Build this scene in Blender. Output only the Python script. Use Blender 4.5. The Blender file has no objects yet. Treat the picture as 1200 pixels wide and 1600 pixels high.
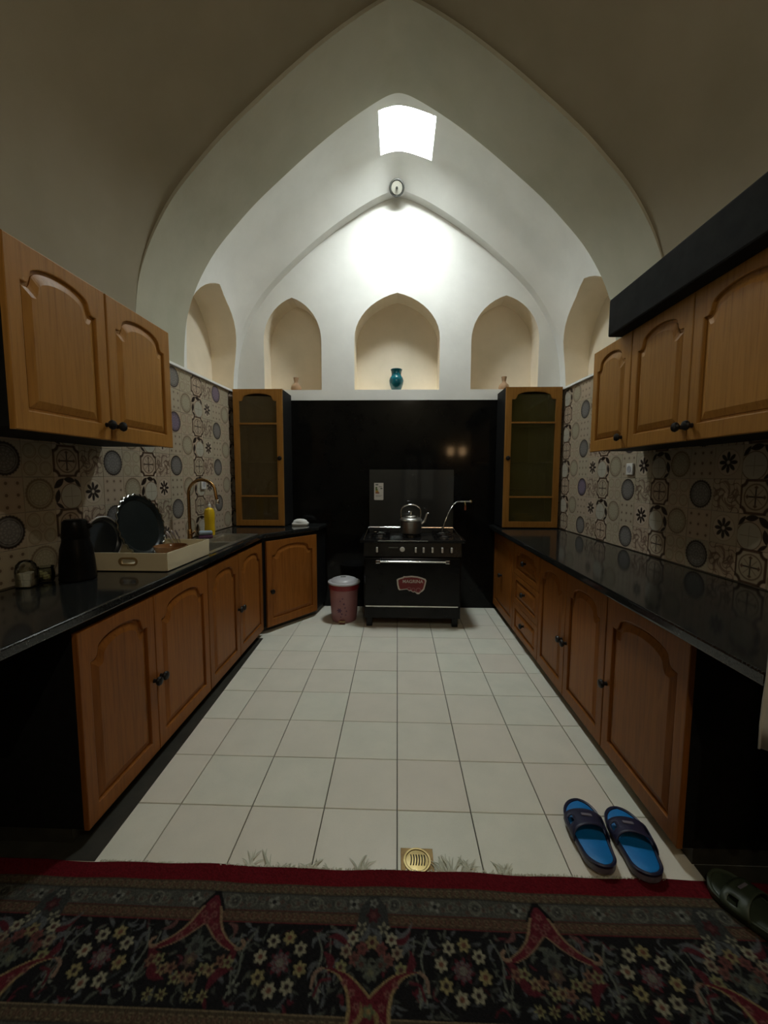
import bpy, bmesh, math, random
import numpy as np
from mathutils import Vector, Matrix, Euler

C = bpy.context.scene.collection
SC = bpy.context.scene
PI = math.pi
rnd = random.Random(7)

# ------------------------------------------------------------------ camera
F_PX, PITCH, YAW, ROLL = 640.0, 0.0892, 0.0321, 0.003
CAM = (-0.008, -1.720, 1.502)
f_ = Vector((-math.sin(YAW) * math.cos(PITCH), math.cos(YAW) * math.cos(PITCH), -math.sin(PITCH)))
r_ = Vector((math.cos(YAW), math.sin(YAW), 0.0))
u_ = r_.cross(f_)
r2 = r_ * math.cos(ROLL) + u_ * math.sin(ROLL)
u2 = -r_ * math.sin(ROLL) + u_ * math.cos(ROLL)
cd = bpy.data.cameras.new('camera')
cam = bpy.data.objects.new('camera', cd)
C.objects.link(cam)
cam.matrix_world = Matrix(((r2.x, u2.x, -f_.x, CAM[0]), (r2.y, u2.y, -f_.y, CAM[1]),
                           (r2.z, u2.z, -f_.z, CAM[2]), (0, 0, 0, 1)))
cd.sensor_fit = 'HORIZONTAL'
cd.sensor_width = 36.0
cd.lens = F_PX / 1200.0 * 36.0
cd.clip_start = 0.02
SC.camera = cam

# ------------------------------------------------------------------ world, view
w = bpy.data.worlds.new('world')
SC.world = w
w.use_nodes = True
w.node_tree.nodes['Background'].inputs[0].default_value = (0.55, 0.75, 1.0, 1)
w.node_tree.nodes['Background'].inputs[1].default_value = 0.0
SC.view_settings.view_transform = 'Standard'
SC.view_settings.look = 'None'
SC.view_settings.exposure = 0.0
SC.view_settings.gamma = 1.0
SC.view_settings.use_curve_mapping = False
PANE_Z = 4.74           # height of the roof light's pane
HALL_FILL_W = 44.0          # assumed hall pendant lamp behind the photographer, added as fill light, watts
SKY_L = 108.0            # brightness of the sky seen through the roof light
LAMP_L = 14.0           # warm wall lamp behind the photographer
SC.cycles.max_bounces = 12
SC.cycles.diffuse_bounces = 8
SC.cycles.glossy_bounces = 4
SC.cycles.transparent_max_bounces = 12
SC.cycles.sample_clamp_indirect = 6.0
SC.cycles.use_denoising = True
SC.cycles.caustics_reflective = False
SC.cycles.caustics_refractive = False


# ------------------------------------------------------------------ node helpers
class X:
    """a float expression that builds Math nodes"""
    def __init__(s, nt, v): s.nt = nt; s.v = v

    def _m(s, op, *a):
        n = s.nt.nodes.new('ShaderNodeMath'); n.operation = op
        for i, q in enumerate((s,) + a):
            q = q.v if isinstance(q, X) else q
            if isinstance(q, (int, float)): n.inputs[i].default_value = q
            else: s.nt.links.new(q, n.inputs[i])
        return X(s.nt, n.outputs[0])
    def __add__(s, o): return s._m('ADD', o)
    __radd__ = __add__
    def __sub__(s, o): return s._m('SUBTRACT', o)
    def __rsub__(s, o): return (s * -1.0) + o
    def __mul__(s, o): return s._m('MULTIPLY', o)
    __rmul__ = __mul__
    def __truediv__(s, o): return s._m('DIVIDE', o)
    def abs(s): return s._m('ABSOLUTE')
    def sin(s): return s._m('SINE')
    def cos(s): return s._m('COSINE')
    def sqrt(s): return s._m('SQRT')
    def frac(s): return s._m('FRACT')
    def atan2(s, o): return s._m('ARCTAN2', o)
    def min(s, o): return s._m('MINIMUM', o)
    def max(s, o): return s._m('MAXIMUM', o)
    def pw(s, o): return s._m('POWER', o)
    def lt(s, e, soft=0.02):            # 1 where s < e
        n = s.nt.nodes.new('ShaderNodeMapRange'); n.clamp = True
        s.nt.links.new(s.v, n.inputs[0])
        n.inputs[1].default_value = e - soft; n.inputs[2].default_value = e + soft
        n.inputs[3].default_value = 1; n.inputs[4].default_value = 0
        return X(s.nt, n.outputs[0])


def mixc(nt, fac, a, b):
    n = nt.nodes.new('ShaderNodeMix'); n.data_type = 'RGBA'
    for sock, q in ((n.inputs[0], fac), (n.inputs[6], a), (n.inputs[7], b)):
        q = q.v if isinstance(q, X) else q
        if isinstance(q, tuple): sock.default_value = (*q[:3], 1)
        elif isinstance(q, (int, float)): sock.default_value = q
        else: nt.links.new(q, sock)
    return n.outputs[2]


def new_mat(name, color=(0.8, 0.8, 0.8), rough=0.5, metal=0.0, spec=0.5, emit=None, estr=0.0, coat=0.0):
    m = bpy.data.materials.new(name); m.use_nodes = True
    b = m.node_tree.nodes['Principled BSDF']
    b.inputs['Base Color'].default_value = (*color, 1)
    b.inputs['Roughness'].default_value = rough
    b.inputs['Metallic'].default_value = metal
    b.inputs['Specular IOR Level'].default_value = spec
    b.inputs['Coat Weight'].default_value = coat
    if emit:
        b.inputs['Emission Color'].default_value = (*emit, 1)
        b.inputs['Emission Strength'].default_value = estr
    return m


def bsdf(m): return m.node_tree.nodes['Principled BSDF']


def noise(nt, vec, scale, detail=3.0, rough=0.55):
    n = nt.nodes.new('ShaderNodeTexNoise')
    n.inputs['Scale'].default_value = scale; n.inputs['Detail'].default_value = detail
    n.inputs['Roughness'].default_value = rough
    if vec is not None: nt.links.new(vec, n.inputs['Vector'])
    return X(nt, n.outputs['Fac'])


def coords(nt, kind='Object', scale=None):
    t = nt.nodes.new('ShaderNodeTexCoord')
    if scale is None: return t.outputs[kind]
    mp = nt.nodes.new('ShaderNodeMapping'); mp.inputs['Scale'].default_value = scale
    nt.links.new(t.outputs[kind], mp.inputs['Vector'])
    return mp.outputs[0]


def bump(m, h, strength=0.2, dist=0.01):
    nt = m.node_tree
    n = nt.nodes.new('ShaderNodeBump'); n.inputs['Strength'].default_value = strength
    n.inputs['Distance'].default_value = dist
    nt.links.new(h.v, n.inputs['Height']); nt.links.new(n.outputs[0], bsdf(m).inputs['Normal'])


def noisy(name, c1, c2, scale=6.0, rough=0.5, metal=0.0, spec=0.5, bumpy=0.0, bdist=0.005, lo=0.35, hi=0.65, kind='Object', stretch=None, coat=0.0):
    """two tones mixed by a noise, with an optional relief"""
    m = new_mat(name, c1, rough, metal, spec, coat=coat); nt = m.node_tree
    v = coords(nt, kind, stretch)
    n = noise(nt, v, scale, 4)
    f = (n - lo) / (hi - lo)
    f = f.max(0.0).min(1.0)
    nt.links.new(mixc(nt, f, c1, c2), bsdf(m).inputs['Base Color'])
    if bumpy: bump(m, noise(nt, v, scale * 3, 4), bumpy, bdist)
    return m


def wood(name, dark, mid, light, rough=0.42):
    m = new_mat(name, mid, rough, spec=0.18); nt = m.node_tree
    v = coords(nt, 'Object', (9.0, 9.0, 0.9))
    big = noise(nt, v, 1.6, 3)
    v2 = coords(nt, 'Object', (60.0, 60.0, 1.6))
    fine = noise(nt, v2, 1.5, 4, 0.65)
    rings = ((big * 34.0).sin() * 0.5 + 0.5)
    f = (rings * 0.45 + fine * 0.75 - 0.15).max(0.0).min(1.0)
    c = mixc(nt, f, light, mid)
    g = ((fine - 0.55) * 4.0).max(0.0).min(1.0) * 0.7
    c = mixc(nt, g, c, dark)
    oi = nt.nodes.new('ShaderNodeObjectInfo')
    hv = nt.nodes.new('ShaderNodeHueSaturation')
    nt.links.new(c, hv.inputs['Color'])
    val = X(nt, oi.outputs['Random']) * 0.24 + 0.88
    nt.links.new(val.v, hv.inputs['Value'])
    nt.links.new(hv.outputs[0], bsdf(m).inputs['Base Color'])
    bump(m, fine, 0.12, 0.002)
    return m


M = {}
M['cream_shade_plaster'] = noisy('cream_shade_plaster', (0.50, 0.485, 0.385), (0.44, 0.43, 0.335), 2.2, 0.85, spec=0.2, bumpy=0.25, bdist=0.012)  # cream tone made darker to carry the shade on the arch soffit
M['plaster'] = noisy('white_plaster', (0.86, 0.86, 0.83), (0.79, 0.79, 0.76), 2.2, 0.85, spec=0.2, bumpy=0.25, bdist=0.012)
M['beige'] = noisy('beige_plaster', (0.83, 0.74, 0.60), (0.77, 0.69, 0.55), 4.0, 0.9, spec=0.15, bumpy=0.3, bdist=0.006)
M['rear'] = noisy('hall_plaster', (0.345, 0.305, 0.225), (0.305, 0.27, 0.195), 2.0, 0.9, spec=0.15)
M['grout'] = noisy('grout', (0.095, 0.09, 0.075), (0.065, 0.062, 0.052), 9.0, 0.9)
M['wgrout'] = noisy('wall_grout', (0.34, 0.31, 0.26), (0.26, 0.235, 0.20), 9.0, 0.9)
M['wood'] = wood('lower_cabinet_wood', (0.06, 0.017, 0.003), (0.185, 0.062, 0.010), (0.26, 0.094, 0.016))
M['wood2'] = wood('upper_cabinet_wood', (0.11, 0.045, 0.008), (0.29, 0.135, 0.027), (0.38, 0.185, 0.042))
M['laminate'] = noisy('black_laminate', (0.007, 0.007, 0.007), (0.010, 0.010, 0.010), 30, 0.6, spec=0.10)
M['pelmet'] = noisy('dark_pelmet', (0.012, 0.012, 0.0115), (0.017, 0.017, 0.016), 14, 0.8, spec=0.06)
M['lining'] = noisy('cabinet_lining', (0.30, 0.22, 0.11), (0.25, 0.18, 0.09), 5, 0.6)
M['lining2'] = noisy('cabinet_lining_olive', (0.27, 0.22, 0.075), (0.23, 0.185, 0.06), 5, 0.6)
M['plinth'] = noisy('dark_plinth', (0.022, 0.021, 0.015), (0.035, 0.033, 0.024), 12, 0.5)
M['granite'] = noisy('black_granite', (0.010, 0.011, 0.011), (0.045, 0.047, 0.045), 140, 0.10, spec=0.5, lo=0.5, hi=0.72)
M['blackstone'] = noisy('polished_black_stone', (0.004, 0.004, 0.004), (0.006, 0.006, 0.0055), 6, 0.07, spec=0.16)
M['knob'] = noisy('black_knob', (0.006, 0.005, 0.005), (0.009, 0.008, 0.007), 20, 0.4, spec=0.25)
M['steel'] = noisy('brushed_steel', (0.52, 0.52, 0.49), (0.44, 0.44, 0.41), 40, 0.32, metal=1.0)
M['chrome'] = noisy('chrome', (0.75, 0.75, 0.74), (0.68, 0.68, 0.67), 10, 0.15, metal=1.0)
M['alu'] = noisy('worn_aluminium', (0.50, 0.50, 0.49), (0.36, 0.36, 0.35), 9, 0.34, metal=1.0)
M['bronze'] = noisy('antique_brass', (0.42, 0.25, 0.10), (0.33, 0.18, 0.07), 14, 0.26, metal=1.0)
M['brass'] = noisy('brass', (0.46, 0.37, 0.18), (0.34, 0.26, 0.11), 20, 0.3, metal=1.0)
M['darkbrass'] = noisy('tarnished_brass', (0.20, 0.13, 0.05), (0.12, 0.075, 0.03), 30, 0.4, metal=0.8)
M['hole'] = noisy('dark_slot', (0.006, 0.005, 0.004), (0.01, 0.009, 0.007), 30, 0.8)
M['enamel'] = noisy('black_enamel', (0.005, 0.005, 0.0055), (0.008, 0.008, 0.008), 8, 0.22, spec=0.2)
M['lidglass'] = noisy('stove_lid_glass', (0.030, 0.030, 0.028), (0.034, 0.034, 0.032), 3, 0.05, spec=0.6)
M['cream'] = noisy('cream_plastic', (0.70, 0.62, 0.43), (0.66, 0.58, 0.40), 4, 0.4)
M['tanrim'] = noisy('tan_plastic', (0.30, 0.20, 0.08), (0.26, 0.17, 0.07), 9, 0.45)
M['white'] = noisy('white_plastic', (0.75, 0.75, 0.72), (0.70, 0.70, 0.67), 5, 0.4)
M['greyp'] = noisy('grey_plastic', (0.50, 0.50, 0.52), (0.44, 0.44, 0.46), 5, 0.35)
M['pink'] = noisy('pink_plastic', (0.30, 0.135, 0.14), (0.26, 0.115, 0.12), 4, 0.4)
M['wine'] = noisy('wine_red_plastic', (0.22, 0.015, 0.02), (0.18, 0.012, 0.016), 4, 0.4)
M['purple'] = noisy('purple_print', (0.07, 0.02, 0.06), (0.09, 0.03, 0.08), 12, 0.5)
M['teal'] = noisy('turquoise_glaze', (0.0, 0.115, 0.155), (0.0, 0.085, 0.12), 5, 0.16, coat=0.4)
M['terracotta'] = noisy('terracotta', (0.42, 0.27, 0.16), (0.34, 0.21, 0.12), 9, 0.8, bumpy=0.2)
M['yellow'] = noisy('yellow_plastic', (0.72, 0.48, 0.01), (0.66, 0.43, 0.01), 4, 0.35)
M['spongeblue'] = noisy('pale_blue_sponge', (0.32, 0.40, 0.46), (0.26, 0.33, 0.39), 60, 0.9, bumpy=0.5)
M['spongepurple'] = noisy('purple_sponge', (0.16, 0.07, 0.15), (0.12, 0.05, 0.11), 60, 0.9, bumpy=0.5)
M['traydark'] = noisy('dark_green_tray', (0.007, 0.010, 0.010), (0.011, 0.015, 0.015), 7, 0.35, spec=0.25)
M['silverrim'] = noisy('silver_rim', (0.70, 0.70, 0.66), (0.55, 0.55, 0.52), 25, 0.22, metal=1.0)
M['platebl'] = noisy('grey_plate', (0.030, 0.036, 0.042), (0.022, 0.027, 0.032), 7, 0.35)
M['amber'] = noisy('amber_dish', (0.28, 0.14, 0.06), (0.20, 0.09, 0.035), 10, 0.15)
M['cutlery'] = noisy('dull_cutlery', (0.26, 0.21, 0.19), (0.19, 0.15, 0.14), 12, 0.4, metal=0.7)
M['thermos'] = noisy('glossy_black', (0.005, 0.005, 0.005), (0.007, 0.007, 0.007), 10, 0.3, spec=0.07)
M['sugar'] = noisy('white_cubes', (0.72, 0.71, 0.66), (0.60, 0.59, 0.54), 40, 0.8, bumpy=0.4)
M['sweet'] = noisy('yellow_sweets', (0.52, 0.50, 0.22), (0.62, 0.58, 0.42), 60, 0.6, bumpy=0.4)
M['red'] = noisy('red_sticker', (0.20, 0.010, 0.014), (0.15, 0.009, 0.010), 8, 0.5)
M['paper'] = noisy('sticker_paper', (0.62, 0.60, 0.55), (0.56, 0.54, 0.50), 12, 0.5)
M['green'] = noisy('print_green', (0.05, 0.10, 0.01), (0.06, 0.11, 0.02), 12, 0.5)
M['orange'] = noisy('print_orange', (0.42, 0.24, 0.01), (0.36, 0.20, 0.01), 12, 0.5)
M['ink'] = noisy('print_ink', (0.10, 0.11, 0.10), (0.13, 0.14, 0.13), 12, 0.5)
M['brownred'] = noisy('tap_handle', (0.26, 0.07, 0.03), (0.20, 0.05, 0.02), 12, 0.4)
M['blue'] = noisy('blue_footbed', (0.002, 0.20, 0.56), (0.002, 0.165, 0.48), 12, 0.5, bumpy=0.1)
M['navy'] = noisy('navy_rubber', (0.012, 0.014, 0.042), (0.016, 0.018, 0.05), 12, 0.45)
M['sole'] = noisy('grey_sole', (0.16, 0.15, 0.19), (0.12, 0.115, 0.15), 12, 0.5)
M['olive'] = noisy('olive_rubber', (0.045, 0.062, 0.038), (0.032, 0.046, 0.028), 12, 0.5)
M['fringe'] = noisy('fringe_cotton', (0.58, 0.59, 0.48), (0.48, 0.50, 0.40), 20, 0.9)
M['cloth'] = noisy('pale_grey_cloth', (0.55, 0.56, 0.52), (0.49, 0.50, 0.47), 6, 0.9, bumpy=0.2)
M['doorwood'] = noisy('dark_door_wood', (0.05, 0.035, 0.022), (0.035, 0.025, 0.016), 6, 0.5)
M['rosette'] = noisy('rosette_face', (0.44, 0.43, 0.37), (0.38, 0.37, 0.32), 6, 0.6)
M['grip'] = noisy('pale_knob_plastic', (0.72, 0.72, 0.70), (0.62, 0.62, 0.60), 8, 0.3, spec=0.7)
M['trayrim'] = noisy('grey_scalloped_metal', (0.30, 0.31, 0.29), (0.22, 0.23, 0.215), 25, 0.25, metal=1.0)
M['darkmetal'] = noisy('dark_metal', (0.05, 0.05, 0.045), (0.035, 0.035, 0.032), 12, 0.5)
M['skypane'] = new_mat('sky_pane', (0.0, 0.0, 0.0), 0.5, emit=(0.93, 1.0, 0.985), estr=SKY_L)
M['lampglow'] = new_mat('lamp_glow', (0.1, 0.1, 0.1), 0.5, emit=(1.0, 0.62, 0.30), estr=LAMP_L)


def glass_mat(name, tint, gloss=0.9, rough=0.03, ior=1.45, haze=None):
    m = bpy.data.materials.new(name); m.use_nodes = True; nt = m.node_tree
    nt.nodes.clear()
    o = nt.nodes.new('ShaderNodeOutputMaterial'); mx = nt.nodes.new('ShaderNodeMixShader')
    t = nt.nodes.new('ShaderNodeBsdfTransparent'); g = nt.nodes.new('ShaderNodeBsdfGlossy')
    fr = nt.nodes.new('ShaderNodeFresnel'); fr.inputs[0].default_value = ior
    t.inputs[0].default_value = (*tint, 1)
    g.inputs[0].default_value = (gloss, gloss, gloss, 1); g.inputs[1].default_value = rough
    nt.links.new(fr.outputs[0], mx.inputs[0]); nt.links.new(t.outputs[0], mx.inputs[1])
    nt.links.new(g.outputs[0], mx.inputs[2])
    last = mx.outputs[0]
    if haze:
        d = nt.nodes.new('ShaderNodeBsdfDiffuse'); d.inputs[0].default_value = (*haze[:3], 1)
        m2 = nt.nodes.new('ShaderNodeMixShader'); m2.inputs[0].default_value = haze[3]
        nt.links.new(last, m2.inputs[1]); nt.links.new(d.outputs[0], m2.inputs[2]); last = m2.outputs[0]
    nt.links.new(last, o.inputs[0])
    return m


M['cabglass'] = glass_mat('cabinet_glass', (0.72, 0.66, 0.50), haze=(0.22, 0.17, 0.085, 0.30))
M['cabglass2'] = glass_mat('cabinet_glass_olive', (0.70, 0.70, 0.40), haze=(0.17, 0.15, 0.055, 0.30))
M['jarglass'] = glass_mat('jar_glass', (0.86, 0.88, 0.84))
M['doorglass'] = glass_mat('door_glass', (0.3, 0.3, 0.28))


# ---- floor tile
def floor_tile_mat():
    m = new_mat('floor_tile', (0.5, 0.5, 0.4), 0.33, spec=0.42); nt = m.node_tree
    v = coords(nt, 'Object')
    oi = nt.nodes.new('ShaderNodeObjectInfo')
    va = nt.nodes.new('ShaderNodeVectorMath'); va.operation = 'ADD'
    nt.links.new(v, va.inputs[0]); nt.links.new(oi.outputs['Location'], va.inputs[1])
    n = noise(nt, va.outputs[0], 5.0, 4)
    sp = noise(nt, va.outputs[0], 260.0, 2)
    c = mixc(nt, ((n - 0.38) * 4.0).max(0.0).min(1.0), (0.77, 0.78, 0.68), (0.71, 0.73, 0.635))
    c = mixc(nt, ((sp - 0.58) * 6.0).max(0.0).min(1.0) * 0.25, c, (0.42, 0.35, 0.26))
    c = mixc(nt, X(nt, oi.outputs['Random']) * 0.45, c, (0.75, 0.66, 0.58))
    nt.links.new(c, bsdf(m).inputs['Base Color'])
    bump(m, sp, 0.05, 0.001)
    return m


M['ftile'] = floor_tile_mat()


# ---- printed wall tiles, one material a pattern
def wall_tile_mat(kind):
    m = new_mat('tile_print_' + kind, (0.5, 0.45, 0.38), 0.30, spec=0.4); nt = m.node_tree
    uv = nt.nodes.new('ShaderNodeUVMap'); uv.uv_map = 'UVMap'
    sx = nt.nodes.new('ShaderNodeSeparateXYZ'); nt.links.new(uv.outputs[0], sx.inputs[0])
    x = X(nt, sx.outputs[0]) - 0.5; y = X(nt, sx.outputs[1]) - 0.5
    oi = nt.nodes.new('ShaderNodeObjectInfo'); rn = X(nt, oi.outputs['Random'])
    r = (x * x + y * y).sqrt(); th = y.atan2(x)
    bg1, bg2 = (0.45, 0.355, 0.265), (0.41, 0.36, 0.265)
    brown, dark, pale = (0.105, 0.062, 0.038), (0.024, 0.016, 0.013), (0.54, 0.46, 0.36)
    c = mixc(nt, rn, bg1, bg2)
    one = lambda q: q.max(0.0).min(1.0)
    if kind in ('medallion', 'lace'):
        sc = r + (th * 14.0).cos().abs() * 0.022
        rim = dark if kind == 'medallion' else (0.19, 0.14, 0.09)
        c = mixc(nt, one(sc.lt(0.475)), c, rim)
        fill = mixc(nt, rn.lt(0.35), (0.155, 0.15, 0.14), (0.15, 0.115, 0.18)) if kind == 'medallion' else (0.33, 0.30, 0.21)
        c = mixc(nt, r.lt(0.395), c, fill)
        lace = ((th * 12.0).cos() * 0.5 + 0.5) * ((r * 62.0).sin() * 0.5 + 0.5)
        c = mixc(nt, lace * r.lt(0.38) * 0.55, c, pale if kind == 'lace' else (0.36, 0.34, 0.33))
        c = mixc(nt, (r - 0.34).abs().lt(0.012, 0.008) * 0.8, c, rim)
    elif kind == 'four':
        ax = x.abs() - 0.25; ay = y.abs() - 0.25
        q = (ax * ax + ay * ay).sqrt()
        c = mixc(nt, q.lt(0.205) * 0.5, c, (0.33, 0.30, 0.20))
        c = mixc(nt, (q - 0.20).abs().lt(0.014, 0.01) * 0.55, c, (0.20, 0.13, 0.08))
        c = mixc(nt, (q - 0.11).abs().lt(0.012, 0.01) * 0.4, c, pale)
        d = (x.abs() + y.abs())
        c = mixc(nt, (d - 0.13).abs().lt(0.02, 0.015) * 0.5, c, (0.20, 0.13, 0.08))
    elif kind == 'cross':
        ma = x.abs().max(y.abs())
        c = mixc(nt, 1.0 - ma.lt(0.43, 0.01), c, brown)
        k = (x.abs() - 0.5) * (x.abs() - 0.5) + (y.abs() - 0.5) * (y.abs() - 0.5)
        c = mixc(nt, k.sqrt().lt(0.25), c, (0.06, 0.035, 0.022))
        c = mixc(nt, k.sqrt().lt(0.15), c, pale)
        mi = x.abs().min(y.abs())
        c = mixc(nt, mi.lt(0.022, 0.01) * ma.lt(0.27), c, dark)
        fl = ((ma - 0.27).abs() + mi * 0.8)
        c = mixc(nt, fl.lt(0.055), c, brown)
        c = mixc(nt, (r - 0.36).abs().lt(0.022, 0.012) * 0.8, c, brown)
        c = mixc(nt, (x.abs() - y.abs()).abs().lt(0.02, 0.015) * r.lt(0.3) * 0.6, c, brown)
    elif kind == 'floral':
        s = (x * 13.0 + (y * 11.0).sin() * 2.2).sin() + (y * 13.0 - (x * 12.0).sin() * 2.2).sin()
        c = mixc(nt, (s.abs()).lt(0.30, 0.12) * 0.8, c, brown)
        s2 = (th * 5.0 + r * 16.0).sin()
        c = mixc(nt, (0.0 - s2).lt(-0.62, 0.1) * r.lt(0.46) * 0.75, c, (0.145, 0.085, 0.06))
        c = mixc(nt, r.lt(0.07), c, pale)
    elif kind == 'dots':
        fx = ((x + 0.5) * 3.0).frac() - 0.5; fy = ((y + 0.5) * 3.0).frac() - 0.5
        q = (fx * fx + fy * fy).sqrt(); t2 = fy.atan2(fx)
        st = q - (t2 * 4.0).cos().abs() * 0.07
        c = mixc(nt, st.lt(0.10, 0.03) * 0.85, c, brown)
        c = mixc(nt, (q - 0.27).abs().lt(0.02, 0.02) * 0.18, c, brown)
    elif kind == 'leaf':
        k = ((x - 0.12) * (x - 0.12) + (y + 0.12) * (y + 0.12)).sqrt()
        c = mixc(nt, (k - 0.40).abs().lt(0.014, 0.01), c, brown)
        c = mixc(nt, k.lt(0.385), c, (0.43, 0.41, 0.335))
        for (px, py, an, L) in ((-0.33, 0.30, 0.7, 0.34), (0.06, 0.40, -0.15, 0.32), (-0.40, -0.10, 1.35, 0.32), (0.37, 0.30, -0.9, 0.27), (-0.33, -0.40, -0.6, 0.25)):
            ca, sa = math.cos(an), math.sin(an)
            lx = (x - px) * ca + (y - py) * sa; ly = (y - py) * ca - (x - px) * sa
            c = mixc(nt, (ly.abs() + lx * lx * 1.9).lt(L * L * 0.9, 0.012), c, dark)
        c = mixc(nt, ((x - 0.12).abs().min((y + 0.12).abs())).lt(0.01, 0.008) * k.lt(0.3) * 0.5, c, brown)
    elif kind == 'star':
        st = r - (th * 4.0).cos().abs().pw(0.8) * 0.24
        c = mixc(nt, (r - 0.40).abs().lt(0.012, 0.01) * 0.35, c, brown)
        c = mixc(nt, r.lt(0.385) * 0.5, c, pale)
        c = mixc(nt, st.lt(0.085), c, dark)
        c = mixc(nt, r.lt(0.055), c, pale)
    nt.links.new(c, bsdf(m).inputs['Base Color'])
    return m


ROW_A = ['medallion', 'four', 'cross', 'floral']
ROW_B = ['dots', 'lace', 'leaf', 'star']
for k in ROW_A + ROW_B: M['t_' + k] = wall_tile_mat(k)


# ------------------------------------------------------------------ mesh helpers
class MB:
    def __init__(s): s.v = []; s.f = []; s.mi = []; s.sm = []

    def add(s, verts, faces, mat=0, smooth=False):
        o = len(s.v); s.v += [tuple(p) for p in verts]
        for f in faces: s.f.append(tuple(i + o for i in f)); s.mi.append(mat); s.sm.append(smooth)
        return s

    def box(s, x0, x1, y0, y1, z0, z1, mat=0):
        v = [(x0, y0, z0), (x1, y0, z0), (x1, y1, z0), (x0, y1, z0), (x0, y0, z1), (x1, y0, z1), (x1, y1, z1), (x0, y1, z1)]
        return s.add(v, [(0, 3, 2, 1), (4, 5, 6, 7), (0, 1, 5, 4), (1, 2, 6, 5), (2, 3, 7, 6), (3, 0, 4, 7)], mat)

    def cbox(s, x0, x1, y0, y1, z0, z1, c=0.004, mat=0):
        """box with chamfered edges"""
        b = bmesh.new(); bmesh.ops.create_cube(b, size=1)
        bmesh.ops.scale(b, vec=(x1 - x0, y1 - y0, z1 - z0), verts=b.verts)
        bmesh.ops.bevel(b, geom=list(b.edges), offset=c, segments=2, profile=0.5, affect='EDGES')
        cx, cy, cz = (x0 + x1) / 2, (y0 + y1) / 2, (z0 + z1) / 2
        b.verts.index_update()
        s.add([(q.co.x + cx, q.co.y + cy, q.co.z + cz) for q in b.verts], [[q.index for q in f.verts] for f in b.faces], mat)
        b.free(); return s

    def lathe(s, prof, n=24, c=(0, 0, 0), axis='z', mat=0, caps=True):
        """prof: [(r, h)...]"""
        v = []; f = []
        for (r, h) in prof:
            for i in range(n):
                a = 2 * PI * i / n; p = (r * math.cos(a), r * math.sin(a), h)
                if axis == 'x': p = (p[2], p[0], p[1])
                if axis == '-y': p = (p[0], -p[2], p[1])
                if axis == 'y': p = (p[1], p[2], p[0])
                v.append((p[0] + c[0], p[1] + c[1], p[2] + c[2]))
        for j in range(len(prof) - 1):
            for i in range(n):
                k = (i + 1) % n
                f.append((j * n + i, j * n + k, (j + 1) * n + k, (j + 1) * n + i))
        s.add(v, f, mat, True)
        o = len(s.v) - len(v)
        if caps:
            if prof[0][0] > 1e-6: s.f.append(tuple(o + i for i in reversed(range(n)))); s.mi.append(mat); s.sm.append(False)
            if prof[-1][0] > 1e-6: s.f.append(tuple(o + (len(prof) - 1) * n + i for i in range(n))); s.mi.append(mat); s.sm.append(False)
        return s

    def tube(s, pts, rad, n=10, mat=0, flat=1.0):
        pts = [Vector(p) for p in pts]; rads = rad if isinstance(rad, (list, tuple)) else [rad] * len(pts)
        v = []; f = []; up = Vector((0, 0, 1)); prev = None
        for i, p in enumerate(pts):
            t = (pts[min(i + 1, len(pts) - 1)] - pts[max(i - 1, 0)]).normalized()
            if prev is None:
                a = t.cross(up)
                if a.length < 1e-3: a = t.cross(Vector((1, 0, 0)))
                a.normalize()
            else: a = (prev - t * prev.dot(t)).normalized()
            b = t.cross(a); prev = a
            for k in range(n):
                q = 2 * PI * k / n
                v.append(p + a * math.cos(q) * rads[i] + b * math.sin(q) * rads[i] * flat)
        for j in range(len(pts) - 1):
            for k in range(n):
                l = (k + 1) % n
                f.append((j * n + k, j * n + l, (j + 1) * n + l, (j + 1) * n + k))
        f.append(tuple(reversed(range(n)))); f.append(tuple((len(pts) - 1) * n + k for k in range(n)))
        return s.add(v, f, mat, True)

    def prism(s, poly, h0, h1, axis='z', mat=0, holes=()):
        """flat polygon (with holes) given in 2D, extruded from h0 to h1 along axis ('z', 'y': poly in x,z; 'x': poly in y,z)"""
        b = bmesh.new()
        loops = [poly] + list(holes)
        es = []
        for L in loops:
            vs = [b.verts.new((p[0], p[1], h0)) for p in L]
            for i in range(len(vs)): es.append(b.edges.new((vs[i], vs[(i + 1) % len(vs)])))
        bmesh.ops.triangle_fill(b, use_beauty=True, use_dissolve=False, edges=es)
        if h1 != h0:
            g = bmesh.ops.extrude_face_region(b, geom=list(b.faces))
            bmesh.ops.translate(b, vec=(0, 0, h1 - h0), verts=[q for q in g['geom'] if isinstance(q, bmesh.types.BMVert)])
        bmesh.ops.recalc_face_normals(b, faces=b.faces)
        b.verts.index_update()
        def P(c):
            if axis == 'y': return (c.x, c.z, c.y)
            if axis == 'x': return (c.z, c.x, c.y)
            return (c.x, c.y, c.z)
        s.add([P(q.co) for q in b.verts], [[q.index for q in f.verts] for f in b.faces], mat)
        b.free(); return s

    def xf(s, mtx, start=0):
        for i in range(start, len(s.v)): s.v[i] = tuple(mtx @ Vector(s.v[i]))
        return s

    def mesh(s, name, mats):
        me = bpy.data.meshes.new(name)
        me.from_pydata(s.v, [], s.f)
        for m in (mats if isinstance(mats, (list, tuple)) else [mats]): me.materials.append(m)
        me.polygons.foreach_set('material_index', s.mi)
        me.polygons.foreach_set('use_smooth', s.sm)
        me.update()
        b = bmesh.new(); b.from_mesh(me)
        bmesh.ops.recalc_face_normals(b, faces=b.faces); b.to_mesh(me); b.free()
        if any(s.sm): me.set_sharp_from_angle(angle=math.radians(40))
        return me

    def build(s, name, mats, parent=None, loc=None):
        o = bpy.data.objects.new(name, s.mesh(name, mats)); C.objects.link(o)
        if parent: o.parent = parent
        if loc: o.location = loc
        return o


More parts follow.
